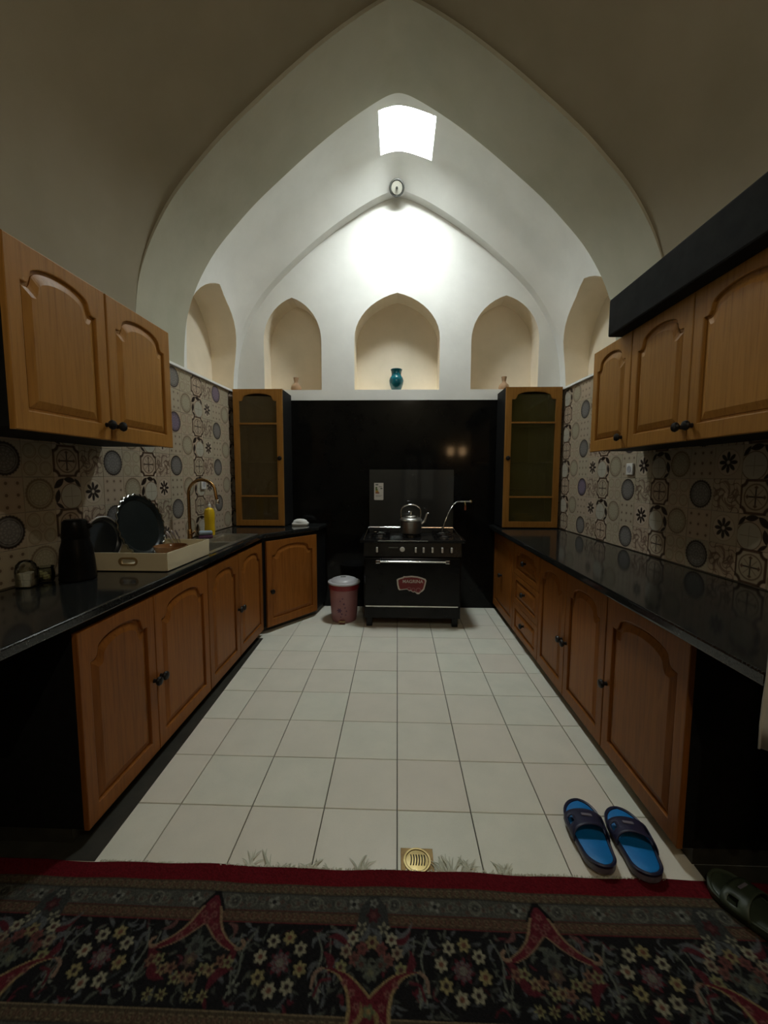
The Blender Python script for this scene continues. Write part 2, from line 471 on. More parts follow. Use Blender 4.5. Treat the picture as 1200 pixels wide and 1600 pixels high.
def tag(o, label, cat, group=None):
    o['label'] = label; o['category'] = cat
    if group: o['group'] = group
    return o


def thing(name, label, cat, loc=(0, 0, 0), rotz=0.0, group=None):
    o = bpy.data.objects.new(name, None); C.objects.link(o)
    o.empty_display_size = 0.05
    o.location = loc; o.rotation_euler = (0, 0, rotz)
    return tag(o, label, cat, group)


def struct(o): o['kind'] = 'structure'; return o


def link_copy(src, parent=None):
    c = src.copy(); C.objects.link(c); c.parent = parent
    return c


def boolean(o, cutters):
    """cut the solids of the list from o and keep the result as plain mesh"""
    for c in cutters:
        md = o.modifiers.new('cut', 'BOOLEAN'); md.operation = 'DIFFERENCE'; md.object = c; md.solver = 'EXACT'
        try: md.material_mode = 'TRANSFER'
        except Exception: pass
    dg = bpy.context.evaluated_depsgraph_get()
    me = bpy.data.meshes.new_from_object(o.evaluated_get(dg), depsgraph=dg)
    o.modifiers.clear(); o.data = me
    for c in cutters: bpy.data.objects.remove(c, do_unlink=True)
    return o


def bez(p, n=12):
    """Catmull-Rom through the points"""
    p = [Vector(q) for q in p]; out = []
    for i in range(len(p) - 1):
        a, b, c, d = p[max(i - 1, 0)], p[i], p[i + 1], p[min(i + 2, len(p) - 1)]
        for k in range(n):
            t = k / n
            out.append(0.5 * ((2 * b) + (c - a) * t + (2 * a - 5 * b + 4 * c - d) * t * t + (3 * b - a - 3 * c + d) * t ** 3))
    out.append(p[-1]); return out


# ================================================================== SETTING
YB = 2.88                                   # face of the back wall
XL, XR = -1.83, 1.745                       # side walls behind the tiles
FZ = 0.0
SX = -0.02                                  # axis of the vaults
Z0 = 2.36                                   # top of the tiling, spring of the vaults

# half profiles (distance from axis, height), spring to crown
PA = [(1.775, Z0), (1.765, 2.55), (1.735, 2.78), (1.68, 2.95), (1.60, 3.12), (1.47, 3.32), (1.30, 3.51), (1.13, 3.68), (0.92, 3.86), (0.70, 4.04), (0.48, 4.205), (0.28, 4.335), (0.12, 4.425), (0.04, 4.455), (0.0, 4.46)]
PD = [(1.775, Z0), (1.77, 2.60), (1.76, 2.85), (1.74, 3.06), (1.69, 3.27), (1.60, 3.48), (1.46, 3.68), (1.29, 3.86), (1.07, 4.04), (0.82, 4.22), (0.57, 4.38), (0.34, 4.485), (0.15, 4.555), (0.05, 4.58), (0.0, 4.585)]
PB = [(1.775, Z0), (1.76, 2.60), (1.72, 2.85), (1.65, 3.06), (1.54, 3.26), (1.42, 3.43), (1.28, 3.58), (1.13, 3.72), (0.92, 3.90), (0.70, 4.065), (0.48, 4.21), (0.28, 4.325), (0.12, 4.395), (0.04, 4.415), (0.0, 4.42)]
PN = [(1.775, Z0), (1.775, 2.62), (1.775, 2.90), (1.76, 3.16), (1.70, 3.42), (1.60, 3.66), (1.45, 3.88), (1.26, 4.09), (1.03, 4.29), (0.79, 4.46), (0.54, 4.61), (0.32, 4.73), (0.14, 4.80), (0.05, 4.825), (0.0, 4.83)]


def smooth_half(p):
    q = bez([(a, b, 0) for a, b in p], 3)
    return [(v.x, v.y) for v in q]


def full(p):
    h = smooth_half(p)
    return [(SX - a, z) for a, z in h] + [(SX + a, z) for a, z in reversed(h[:-1])]


def mixp(p, q, t): return [(a[0] * (1 - t) + b[0] * t, a[1] * (1 - t) + b[1] * t) for a, b in zip(p, q)]


def shell(stations, thick=0.5):
    """solid vault: inner skin through the profiles, outer skin pushed out, closed all round"""
    mb = MB(); n = len(stations[0][1]); v = []; f = []
    for (y, pr) in stations:
        for (x, z) in pr: v.append((x, y, z))
        for (x, z) in pr:
            d = Vector((x - SX, 0, max(0.0, (z - Z0)) * 1.0)); d = d.normalized() if d.length > 1e-6 else Vector((0, 0, 1))
            v.append((x + d.x * thick, y, z + d.z * thick))
    S = 2 * n
    for j in range(len(stations) - 1):
        for i in range(n - 1):
            a = j * S + i
            f.append((a, a + 1, a + S + 1, a + S)); f.append((a + n, a + n + S, a + n + S + 1, a + n + 1))
        for i in (0, n - 1):
            a = j * S + i
            f.append((a, a + S, a + S + n, a + n) if i == 0 else (a, a + n, a + S + n, a + S))
    for j in (0, len(stations) - 1):
        for i in range(n - 1):
            a = j * S + i
            f.append((a, a + n, a + n + 1, a + 1) if j == 0 else (a, a + 1, a + n + 1, a + n))
    mb.add(v, f, 0, True)
    return mb


def ease(t): return t * t * (3 - 2 * t)


# bay vault under the roof light
st = []
for y in (1.62, 1.9, 2.15, 2.3, 2.4): st.append((y, full(PD)))
for t in (0.12, 0.25, 0.4, 0.55, 0.7, 0.85, 1.0): st.append((2.4 + 0.37 * t, full(mixp(PD, PB, t ** 1.6))))
st.append((3.2, full(PB)))
vault = shell(st).build('ceiling', [M['plaster']])
struct(vault)


def niche_poly(c, half, z0, zs, za, n=10):
    """pointed arch outline around centre c"""
    pts = [(c - half, z0), (c - half, zs)]
    R = []
    for i in range(1, n + 1):
        t = i / n
        x = half * (1 - t) ** 1.0
        z = zs + (za - zs) * (math.sin(t * PI / 2) ** 0.92 * 0.86 + 0.14 * t)
        R.append((t, z))
    left = []
    for i in range(1, n + 1):
        t = i / n                                  # 0 spring .. 1 apex
        a = t * 1.02
        x = half * (1 - (1 - math.cos(a * PI / 2 * 0.80)) / (1 - math.cos(1.02 * PI / 2 * 0.80)))
        z = zs + (za - zs) * math.sin(a * PI / 2 * 0.80) / math.sin(1.02 * PI / 2 * 0.80)
        left.append((c - x, z))
    pts += left
    pts += [(2 * c - x, z) for x, z in reversed(left[:-1])]
    pts += [(c + half, zs), (c + half, z0)]
    return pts


def cutter(poly, h0, h1, axis, mat):
    return MB().prism(poly, h0, h1, axis).build('cutter', [mat])


cl = cutter(niche_poly(2.28, 0.49, 2.40, 2.72, 3.30), -2.02, -1.2, 'x', M['beige'])
cr = cutter(niche_poly(2.21, 0.53, 2.40, 2.74, 3.28), 1.2, 1.98, 'x', M['beige'])
sk = MB().box(-0.185, 0.30, 2.00, 2.465, 4.2, 5.3).build('cutter', [M['plaster']])
boolean(vault, [cl, cr, sk])
vault.data.set_sharp_from_angle(angle=math.radians(15))
vault['label'] = 'white plastered pointed vault around the roof light'

# thick transverse arch
arch = struct(shell([(1.10, full(PA)), (1.74, full(PA))], 0.9).build('trim_1', [M['cream_shade_plaster']]))
arch['label'] = 'broad cream pointed arch spanning the kitchen'
# near vault, over the photographer
st = []
for y, t in ((-3.3, 0.0), (-2.6, 0.35), (-1.8, 0.75), (-1.0, 1.0), (-0.2, 0.9), (0.4, 0.6), (0.8, 0.25), (1.0, 0.06), (1.2, 0.0)):
    base = mixp(PA, PN, 0.04)
    st.append((y, full(mixp(base, PN, t))))
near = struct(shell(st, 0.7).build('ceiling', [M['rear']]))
near['label'] = 'dim plastered vault in the foreground'

# back wall with three niches
wb = struct(MB().box(-2.0, 2.0, YB, 3.32, 0.0, 5.0).build('wall_back', [M['plaster']]))
boolean(wb, [cutter(niche_poly(-0.02, 0.465, 2.44, 2.98, 3.46), YB - 0.2, YB + 0.27, 'y', M['beige']),
             cutter(niche_poly(-1.165, 0.318, 2.44, 2.96, 3.42), YB - 0.2, YB + 0.25, 'y', M['beige']),
             cutter(niche_poly(1.145, 0.362, 2.44, 2.96, 3.42), YB - 0.2, YB + 0.25, 'y', M['beige'])])

# side walls, rear wall
wl = struct(MB().box(-2.3, XL, -3.3, 3.3, 0.0, Z0 + 0.005).build('wall_left', [M['wgrout']]))
wr = struct(MB().box(XR, 2.25, -3.3, 3.3, 0.0, Z0 + 0.005).build('wall_right', [M['wgrout']]))
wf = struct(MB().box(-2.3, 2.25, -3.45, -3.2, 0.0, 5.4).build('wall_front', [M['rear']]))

TL, TR = math.radians(2.55), math.radians(2.25)
for o_, a_, px_, py_, nx_ in ((wl, -TL, XL, 0.5, -1.843), (wr, TR, XR, 0.6, 1.746)):
    o_.matrix_world = Matrix.Translation((nx_, py_, 0)) @ Matrix.Rotation(a_, 4, 'Z') @ Matrix.Translation((-px_, -py_, 0))
wxl = lambda y: -1.843 + 0.04453 * (y - 0.5) + 0.010        # tile faces of the side walls
wxr = lambda y: 1.746 - 0.03929 * (y - 0.6) - 0.010
for nm_, xa_, sg in (('trim_2', XL, 1), ('trim_3', XR, -1)):
    o_ = struct(MB().box(min(xa_, xa_ + sg * 0.03), max(xa_, xa_ + sg * 0.03), 1.3, 2.95, Z0 + 0.001, Z0 + 0.02).build(nm_, [M['plaster']]))
    o_.matrix_world = (wl if sg > 0 else wr).matrix_world.copy()

# roof light
win = struct(MB().box(-0.185, 0.30, 2.00, 2.465, PANE_Z, PANE_Z + 0.01).build('window_1', [M['skypane']]))
fr = MB()
fr.box(-0.185, 0.30, 2.00, 2.015, PANE_Z - 0.015, PANE_Z); fr.box(-0.185, 0.30, 2.45, 2.465, PANE_Z - 0.015, PANE_Z)
fr.box(-0.185, -0.17, 2.015, 2.45, PANE_Z - 0.015, PANE_Z); fr.box(0.285, 0.30, 2.015, 2.45, PANE_Z - 0.015, PANE_Z)
fr.build('window_frame', [M['white']], win)

# rear door and its wall lamp (seen mirrored in the black stone)
dr = struct(MB().box(0.10, 1.02, -3.2, -3.13, 0.0, 2.15).build('door_1', [M['doorwood']]))
for a in (0.2, 0.6):
    MB().box(a, a + 0.30, -3.135, -3.12, 0.9, 2.02).build('pane', [M['cloth']], dr)
lp = thing('wall_lamp', 'small warm wall lamp on the rear wall behind the viewer', 'lamp', (1.5, -3.2, 2.05))
MB().box(-0.3, 0.3, 0.0, 0.03, -0.06, 0.06).build('back_plate', [M['doorwood']], lp)
for dx in (-0.16, 0.14):
    MB().lathe([(0.0, -0.1), (0.06, -0.09), (0.085, 0.0), (0.06, 0.1)], 16, (dx, 0.10, 0.06)).build('lamp_shade', [M['lampglow']], lp)
    MB().tube([(dx, 0.02, 0.0), (dx, 0.10, -0.04)], 0.012).build('arm', [M['bronze']], lp)

# assumed shaded pendant lamp behind the photographer, unseen, added to brighten near surfaces
lp = thing('assumed_pendant_lamp', 'assumed shaded pendant lamp added in the hall behind the viewer', 'lamp', (0.25, -2.35, 3.55))
MB().lathe([(0.0, 0.10), (0.05, 0.10), (0.26, 0.012), (0.27, 0.0), (0.262, 0.0), (0.05, 0.09), (0.0, 0.09)], 32).build('lamp_shade', [M['laminate']], lp)  # opaque shade added to keep the fill light off the near vault
MB().tube([(0, 0, 0.10), (0, 0, 1.4)], 0.006, 8).build('cord', [M['laminate']], lp)
MB().lathe([(0.0, -0.06), (0.045, -0.045), (0.06, 0.0), (0.04, 0.05), (0.02, 0.085)], 20).build('bulb', [M['lampglow']], lp)
ld_ = bpy.data.lights.new('fill_bulb_light', 'POINT'); ld_.energy = HALL_FILL_W; ld_.color = (1.0, 0.93, 0.75); ld_.shadow_soft_size = 0.08  # fill light of the assumed lamp
lo_ = bpy.data.objects.new('fill_bulb_light', ld_); C.objects.link(lo_); lo_.parent = lp; lo_.location = (0, 0, -0.075)
ld_.shadow_soft_size = 0.02

# floor slab and tiles
fl = struct(MB().box(-2.2, 2.2, -3.4, 3.3, -0.12, -0.009).build('floor', [M['grout']]))
TS, GAP = 0.33, 0.0046


def ctile(wd, hd, th, c=0.0015):
    """tile slab with chamfered rim, centred, face up, with UVs"""
    mb = MB(); a, b = wd / 2, hd / 2
    mb.add([(-a, -b, 0), (a, -b, 0), (a, b, 0), (-a, b, 0), (-a, -b, th - c), (a, -b, th - c), (a, b, th - c), (-a, b, th - c),
            (-a + c, -b + c, th), (a - c, -b + c, th), (a - c, b - c, th), (-a + c, b - c, th)],
           [(0, 1, 5, 4), (1, 2, 6, 5), (2, 3, 7, 6), (3, 0, 4, 7), (4, 5, 9, 8), (5, 6, 10, 9), (6, 7, 11, 10), (7, 4, 8, 11), (8, 9, 10, 11)])
    return mb


tmeshes = {}
def floor_tile(x0, x1, y0, y1):
    key = (round(x1 - x0, 4), round(y1 - y0, 4))
    if key not in tmeshes: tmeshes[key] = ctile(key[0] - GAP, key[1] - GAP, 0.009).mesh('tile', [M['ftile']])
    o = bpy.data.objects.new('tile', tmeshes[key]); C.objects.link(o); o.parent = fl
    o.location = ((x0 + x1) / 2, (y0 + y1) / 2, -0.009 + rnd.uniform(-0.0006, 0.0002))


xs = [-1.62] + [TS * i for i in range(-4, 4)] + [1.16, 1.56]
ys = [TS * j for j in range(-2, 9)] + [2.88]
for i in range(len(xs) - 1):
    for j in range(len(ys) - 1):
        floor_tile(xs[i], xs[i + 1], ys[j], ys[j + 1])
base = MB().box(-2.2, 2.2, -3.25, ys[0] - 0.002, -0.009, 0.0)
o = base.build('hall_floor', [M['ftile']], fl)

# dark floor strip along the left cabinets; its near arm stands in for shade
sk_ = struct(MB().prism([(-1.90, -0.288), (-1.178, -0.288), (-1.236, 1.90), (-1.324, 1.90), (-1.324, -0.216), (-1.90, -0.216)], 0.0004, 0.0035, 'z').build('strip_and_shade', [M['plinth']]))

struct(MB().prism([(1.150, -0.288), (1.84, -0.288), (1.84, -0.222), (1.150, -0.222)], 0.0004, 0.0035, 'z').build('shade_strip', [M['plinth']]))  # dark sheet added on the tiles in place of shade beside the right cabinets

# printed wall tiles
PW = 0.1745


def wtile_mesh(kind, flip):
    mb = ctile(PW - 0.002, PW - 0.002, 0.009, 0.0012)
    me = mb.mesh('tile', [M['t_' + kind]])
    uv = me.uv_layers.new(name='UVMap')
    for lp_ in me.loops:
        c = me.vertices[lp_.vertex_index].co
        u = c.x / PW + 0.5
        uv.data[lp_.index].uv = (1 - u if flip else u, c.y / PW + 0.5)
    return me


wm = {(k, s): wtile_mesh(k, s) for k in ROW_A + ROW_B for s in (False, True)}
for side in ('l', 'r'):
    par = wl if side == 'l' else wr
    yref = 0.85 if side == 'l' else 1.39
    for row in range(8):
        zc = 0.965 + PW * (row + 0.5)
        isA = (row % 2 == 1) if side == 'l' else (row % 2 == 0)
        for col in range(-11, 13):
            yc = yref + PW * col
            if yc < -0.85 or yc > 2.80: continue
            kind = (ROW_A if isA else ROW_B)[col % 4]
            o = bpy.data.objects.new('tile', wm[(kind, side == 'r')]); C.objects.link(o); o.parent = par
            if side == 'l':     # face +x: local x->+y, local y->z, local z->+x
                o.matrix_local = Matrix(((0, 0, 1, XL), (1, 0, 0, yc), (0, 1, 0, zc), (0, 0, 0, 1)))
            else:               # face -x: local x->-y
                o.matrix_local = Matrix(((0, 0, -1, XR), (-1, 0, 0, yc), (0, 1, 0, zc), (0, 0, 0, 1)))
# white plaster on the side walls nearer than the tiling ends
# ================================================================== BLACK STONE PANEL
pn = MB().cbox(-1.60, 1.58, YB - 0.016, YB - 0.0005, 0.0, 2.325, 0.002).build('stone_panel', [M['blackstone']])
tag(pn, 'tall polished black stone panel covering the back wall behind the stove', 'wall panel')


# ================================================================== CABINETS
def arch_h(s, H):
    """height of the cathedral arch: shoulder, small cove, round crown"""
    s = abs(s)
    if s >= 0.88: return 0.0
    if s >= 0.76:
        t = (s - 0.76) / 0.12
        return H * 0.42 * (1 - t) ** 2
    q = s / 0.76
    return H * (0.42 + 0.58 * math.sqrt(max(0.0, 1 - q * q * 0.97)))


def opening(x0, x1, z0, z1, H, n=40, ins=0.0):
    """outline of the arched opening; z1 is the shoulder height"""
    xa, xb = x0 + ins, x1 - ins
    p = [(xa, z0 + ins), (xb, z0 + ins)]
    for i in range(n + 1):
        u = 1 - i / n
        x = xa + (xb - xa) * u
        p.append((x, z1 - ins + arch_h(2 * u - 1, H)))
    return p


knob_mesh = {}
def knob(parent, x, z, y=-0.022, mat='knob'):
    if mat not in knob_mesh:
        knob_mesh[mat] = MB().lathe([(0.011, 0.0), (0.009, 0.013), (0.010, 0.018), (0.020, 0.021), (0.0235, 0.029), (0.020, 0.038), (0.010, 0.042), (0.0, 0.0425)], 16, (0, 0, 0), '-y').mesh('knob', [M[mat]])
    o = bpy.data.objects.new('knob', knob_mesh[mat]); C.objects.link(o); o.parent = parent
    o.location = (x, y, z)
    return o


def loops_mesh(loops, mat_inner=0):
    """stack of equal-length outlines [(x,z) list, y] bridged, last one capped"""
    mb = MB(); v = []; f = []; n = len(loops[0][0])
    for L, y in loops: v += [(x, y, z) for x, z in L]
    for j in range(len(loops) - 1):
        for i in range(n):
            k = (i + 1) % n
            f.append((j * n + i, j * n + k, (j + 1) * n + k, (j + 1) * n + i))
    mb.add(v, f)
    # cap
    b = bmesh.new(); vs = [b.verts.new((p[0], p[1], 0)) for p in loops[-1][0]]
    es = [b.edges.new((vs[i], vs[(i + 1) % n])) for i in range(n)]
    bmesh.ops.triangle_fill(b, use_beauty=True, edges=es); b.verts.index_update()
    o = (len(loops) - 1) * n
    for fc in b.faces: mb.f.append(tuple(o + q.index for q in fc.verts)); mb.mi.append(0); mb.sm.append(False)
    b.free()
    return mb


def door(parent, x0, x1, z0, z1, mat, kx=None, kz=None, H=0.085, name='door', st=0.062, rail=None, top=0.055):
    """raised-panel door; local frame of its cabinet, front towards -y. door > door_panel, knob"""
    rail = rail or st + 0.012
    wd, hd = x1 - x0, z1 - z0
    o = bpy.data.objects.new(name, None)
    op = lambda ins: opening(st, wd - st, rail, hd - top - H, H, ins=ins)
    mb = MB()
    mb.prism([(0, 0), (wd, 0), (wd, hd), (0, hd)], -0.022, -0.0078, 'y', holes=[op(0.0)])
    mb.box(0, wd, -0.0078, 0.0, 0, hd)
    dm = mb.mesh(name, [mat])
    b = bmesh.new(); b.from_mesh(dm)
    lim = [e for e in b.edges if all(abs(v.co.y + 0.022) < 1e-5 for v in e.verts) and e.is_manifold and e.calc_face_angle(0) > 0.8]
    bmesh.ops.bevel(b, geom=lim, offset=0.004, segments=2, profile=0.5, affect='EDGES'); b.to_mesh(dm); b.free()
    o = bpy.data.objects.new(name, dm); C.objects.link(o); o.parent = parent; o.location = (x0, 0, z0)
    pm = loops_mesh([(op(0.012), -0.008), (op(0.0125), -0.0105), (op(0.040), -0.0205), (op(0.043), -0.0215)])
    p = pm.build('door_panel', [mat], o)
    if kx is not None: knob(o, kx - x0, kz - z0)
    return o


def cabinet(label, loc, rotz, W, D, zb, zt, doors, mat, plinth=None, body_mat='laminate', cat='cabinet', name='base_cabinet', group=None, side_in=0.0):
    t = thing(name, label, cat, loc, rotz, group)
    MB().cbox(side_in, W - side_in, 0.001, D, zb, zt, 0.002).build('body', [M[body_mat]], t)
    if plinth is not None:
        MB().box(0.002, W - 0.002, plinth, D - 0.02, 0.0005, zb - 0.0005).build('plinth', [M['plinth']], t)
    for d in doors:
        door(t, *d[:4], mat, *(d[4:6] if len(d) > 4 else (None, None)), **(d[6] if len(d) > 6 else {}))
    return t


WD, WU = M['wood'], M['wood2']
LX = -1.275                                    # back plane of the left doors
L90, R90 = PI / 2, -PI / 2
# left run, doors face +x; local x = +y
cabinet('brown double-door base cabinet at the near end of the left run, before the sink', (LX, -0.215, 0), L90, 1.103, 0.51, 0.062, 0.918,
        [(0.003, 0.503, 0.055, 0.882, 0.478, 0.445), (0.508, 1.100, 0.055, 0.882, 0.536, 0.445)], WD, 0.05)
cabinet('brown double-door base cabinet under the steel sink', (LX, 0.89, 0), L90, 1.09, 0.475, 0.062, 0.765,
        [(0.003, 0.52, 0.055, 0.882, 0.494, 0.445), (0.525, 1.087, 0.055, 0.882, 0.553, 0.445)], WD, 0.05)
# corner unit: oblique front
A = Vector((-1.262, 2.01)); B = Vector((-0.865, 2.565)); ang = math.atan2(B.y - A.y, B.x - A.x); LEN = (B - A).length
t = thing('corner_cabinet', 'brown single-door corner cabinet set at an angle between sink and back wall', 'cabinet', (A.x, A.y, 0), ang)
inv = Matrix.Translation((A.x, A.y, 0)) @ Matrix.Rotation(ang, 4, 'Z'); inv = inv.inverted()
def loc2(p): q = inv @ Vector((p[0], p[1], 0)); return (q.x, q.y)
off = Vector((-(B - A).normalized().y, (B - A).normalized().x)) * 0.001
body_poly = [loc2(p) for p in ((A.x + off.x, A.y + off.y), (B.x + off.x, B.y + off.y), (-0.825, 2.862), (-1.715, 2.862), (-1.745, 2.01))]
MB().prism(body_poly, 0.062, 0.918, 'z').build('body', [M['laminate']], t)
kick = [loc2(p) for p in ((A.x - 0.03, A.y + 0.06), (B.x - 0.02, B.y + 0.03), (-0.85, 2.862), (-1.705, 2.862), (-1.735, 2.06))]
MB().prism(kick, 0.0005, 0.0615, 'z').build('plinth', [M['plinth']], t)
door(t, 0.03, LEN - 0.015, 0.055, 0.882, WD, 0.075, 0.40)
# right run, doors face -x; local x = -y
RX = 1.105
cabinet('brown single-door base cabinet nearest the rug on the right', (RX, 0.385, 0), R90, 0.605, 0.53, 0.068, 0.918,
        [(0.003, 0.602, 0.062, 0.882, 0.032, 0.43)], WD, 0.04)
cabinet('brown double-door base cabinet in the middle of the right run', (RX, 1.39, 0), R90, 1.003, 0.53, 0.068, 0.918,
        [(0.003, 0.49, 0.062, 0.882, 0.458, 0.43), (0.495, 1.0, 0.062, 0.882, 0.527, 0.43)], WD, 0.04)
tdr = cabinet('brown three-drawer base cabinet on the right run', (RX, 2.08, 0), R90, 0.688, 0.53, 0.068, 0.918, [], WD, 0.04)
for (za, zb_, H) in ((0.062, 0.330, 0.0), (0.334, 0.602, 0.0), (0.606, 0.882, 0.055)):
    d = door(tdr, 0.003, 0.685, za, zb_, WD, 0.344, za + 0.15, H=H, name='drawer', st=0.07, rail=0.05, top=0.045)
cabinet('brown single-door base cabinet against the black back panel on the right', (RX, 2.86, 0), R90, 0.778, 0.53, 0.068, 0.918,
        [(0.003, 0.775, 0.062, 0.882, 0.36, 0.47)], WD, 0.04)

# upper cabinets
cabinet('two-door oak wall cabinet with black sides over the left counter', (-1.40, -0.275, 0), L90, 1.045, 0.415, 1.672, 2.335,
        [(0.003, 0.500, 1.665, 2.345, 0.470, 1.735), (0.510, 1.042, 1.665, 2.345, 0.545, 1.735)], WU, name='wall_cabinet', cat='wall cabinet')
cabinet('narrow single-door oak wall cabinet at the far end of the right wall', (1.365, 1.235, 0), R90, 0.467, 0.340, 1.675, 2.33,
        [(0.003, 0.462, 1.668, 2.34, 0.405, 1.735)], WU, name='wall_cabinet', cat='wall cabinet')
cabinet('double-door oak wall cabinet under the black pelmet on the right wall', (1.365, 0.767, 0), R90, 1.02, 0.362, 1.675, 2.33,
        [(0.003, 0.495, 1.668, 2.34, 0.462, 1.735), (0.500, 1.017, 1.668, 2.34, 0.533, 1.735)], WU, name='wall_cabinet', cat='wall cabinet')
pel = MB().cbox(1.268, 1.72, -0.30, 0.905, 2.3415, 2.56, 0.010).build('pelmet', [M['pelmet']])
tag(pel, 'long black box pelmet lying on top of the right wall cabinets', 'pelmet')

# counters
CT, CB = 0.96, 0.9185
lc = MB().prism([(wxl(-0.60) + 0.001, -0.60), (-1.238, -0.60), (-1.238, 2.0), (-0.835, 2.555), (-0.80, 2.862), (wxl(2.862) + 0.001, 2.862)], CB, CT, 'z',
                holes=[[(-1.60, 1.06), (-1.315, 1.06), (-1.315, 1.94), (-1.60, 1.94)]]).build('worktop', [M['granite']])
md = lc.modifiers.new('edge', 'BEVEL'); md.width = 0.009; md.segments = 3; md.limit_method = 'ANGLE'; md.angle_limit = math.radians(50)
tag(lc, 'polished black granite worktop with sink along the left wall', 'worktop')
rc = MB().prism([(1.015, -0.60), (wxr(-0.60) - 0.001, -0.60), (wxr(2.862) - 0.001, 2.862), (1.015, 2.862)], CB, CT, 'z').build('worktop', [M['granite']])
md = rc.modifiers.new('edge', 'BEVEL'); md.width = 0.009; md.segments = 3; md.limit_method = 'ANGLE'; md.angle_limit = math.radians(50)
tag(rc, 'bare polished black granite worktop along the right wall', 'worktop')
for (xa, xb, nm) in ((-1.86, -1.50, 'left'), (1.36, 1.75, 'right')):
    p = MB().cbox(xa, xb, -0.555, -0.53, 0.0140, CB - 0.0005, 0.002).build('end_panel', [M['laminate']])
    tag(p, 'black upright end panel carrying the near end of the %s worktop' % nm, 'panel')


# glass-fronted cabinets
def glass_cabinet(x0, x1, yf, D, z0, z1, label, lining, glass, knob_left, inner_side):
    t = thing('glass_cabinet', label, 'display cabinet', (x0, yf, z0))
    W, H = x1 - x0, z1 - z0; e = 0.016
    mb = MB()
    mb.box(0, e, 0.001, D, 0, H); mb.box(W - e, W, 0.001, D, 0, H); mb.box(e, W - e, D - e, D, 0, H)
    mb.box(e, W - e, 0.001, D - e, 0, e); mb.box(e, W - e, 0.001, D - e, H - e, H)
    mb.build('body', [M['laminate']], t)
    mb = MB(); q = e + 0.004
    mb.box(e, q, 0.002, D - e, e, H - e); mb.box(W - q, W - e, 0.002, D - e, e, H - e); mb.box(q, W - q, D - q, D - e, e, H - e)
    mb.box(q, W - q, 0.002, D - q, e, q); mb.box(q, W - q, 0.002, D - q, H - q, H - e)
    mb.build('lining', [M[lining]], t)
    for k in (0.215, 0.475, 0.745):
        MB().box(q, W - q, 0.02, D - q, H * k, H * k + 0.014).build('shelf', [M[lining]], t)
    # door: frame with an arched opening and two bars
    stl = 0.062
    mb = MB()
    mb.prism([(0, 0), (W, 0), (W, H), (0, H)], -0.022, -0.002, 'y', holes=[opening(stl, W - stl, 0.062, H - 0.045 - 0.075, 0.075)])
    for k in (0.222, 0.752):
        mb.box(stl, W - stl, -0.024, -0.006, H * k - 0.008, H * k + 0.008)
    dm = mb.mesh('door', [M['wood2']])
    b = bmesh.new(); b.from_mesh(dm)
    lim = [x for x in b.edges if all(abs(v.co.y + 0.022) < 1e-5 for v in x.verts) and x.is_manifold and x.calc_face_angle(0) > 0.8]
    bmesh.ops.bevel(b, geom=lim, offset=0.004, segments=2, affect='EDGES'); b.to_mesh(dm); b.free()
    d = bpy.data.objects.new('door', dm); C.objects.link(d); d.parent = t
    MB().box(stl - 0.008, W - stl + 0.008, -0.0105, -0.0065, 0.054, H - 0.07).build('glass_pane', [M[glass]], d)
    knob(d, 0.03 if knob_left else W - 0.03, H * 0.50)
    return t


GY = 2.52
glass_cabinet(-1.695, -1.185, GY, 0.34, 0.972, 2.375, 'tall glass-fronted oak display cabinet on the left worktop corner', 'lining', 'cabglass', False, 1)
glass_cabinet(1.075, 1.632, GY, 0.34, 0.972, 2.385, 'tall glass-fronted oak display cabinet at the far end of right worktop', 'lining2', 'cabglass2', True, -1)
for (xa, xb, nm) in ((-1.695, -1.185, 'left'), (1.075, 1.632, 'right')):
    par = [o for o in C.objects if o.name.startswith('glass_cabinet') and abs(o.location.x - xa) < 1e-3][0]
    for a in (xa + 0.02, xb - 0.05):
        for yy in (GY + 0.03, GY + 0.28):
            k = MB().box(a, a + 0.03, yy, yy + 0.03, CT + 0.0002, 0.972).build('foot', [M['laminate']], par); k.location = -par.location
# crockery behind the glass
b_ = MB().lathe([(0.028, 0), (0.036, 0.03), (0.04, 0.075), (0.036, 0.075), (0.033, 0.02), (0.0, 0.015)], 20).build('cup', [M['pink']], None, (-1.555, GY + 0.10, 0.972 + 1.403 * 0.215 + 0.0145))
tag(b_, 'small pinkish cup behind glass in the left display cabinet', 'cup')
b_ = MB().lathe([(0.05, 0), (0.06, 0.01), (0.115, 0.075), (0.12, 0.10), (0.112, 0.10), (0.10, 0.07), (0.0, 0.02)], 24).build('bowl', [M['yellow']], None, (1.34, GY + 0.16, 0.972 + 0.0205))
tag(b_, 'dim yellowish bowl at the bottom of the right display cabinet', 'bowl')
b_ = MB().lathe([(0.05, 0), (0.06, 0.01), (0.13, 0.06), (0.135, 0.08), (0.127, 0.08), (0.10, 0.05), (0.0, 0.02)], 24).build('bowl', [M['lining2']], None, (1.29, GY + 0.16, 0.972 + 1.413 * 0.215 + 0.0145))
tag(b_, 'dim olive bowl on the lowest shelf of the right display cabinet', 'bowl')

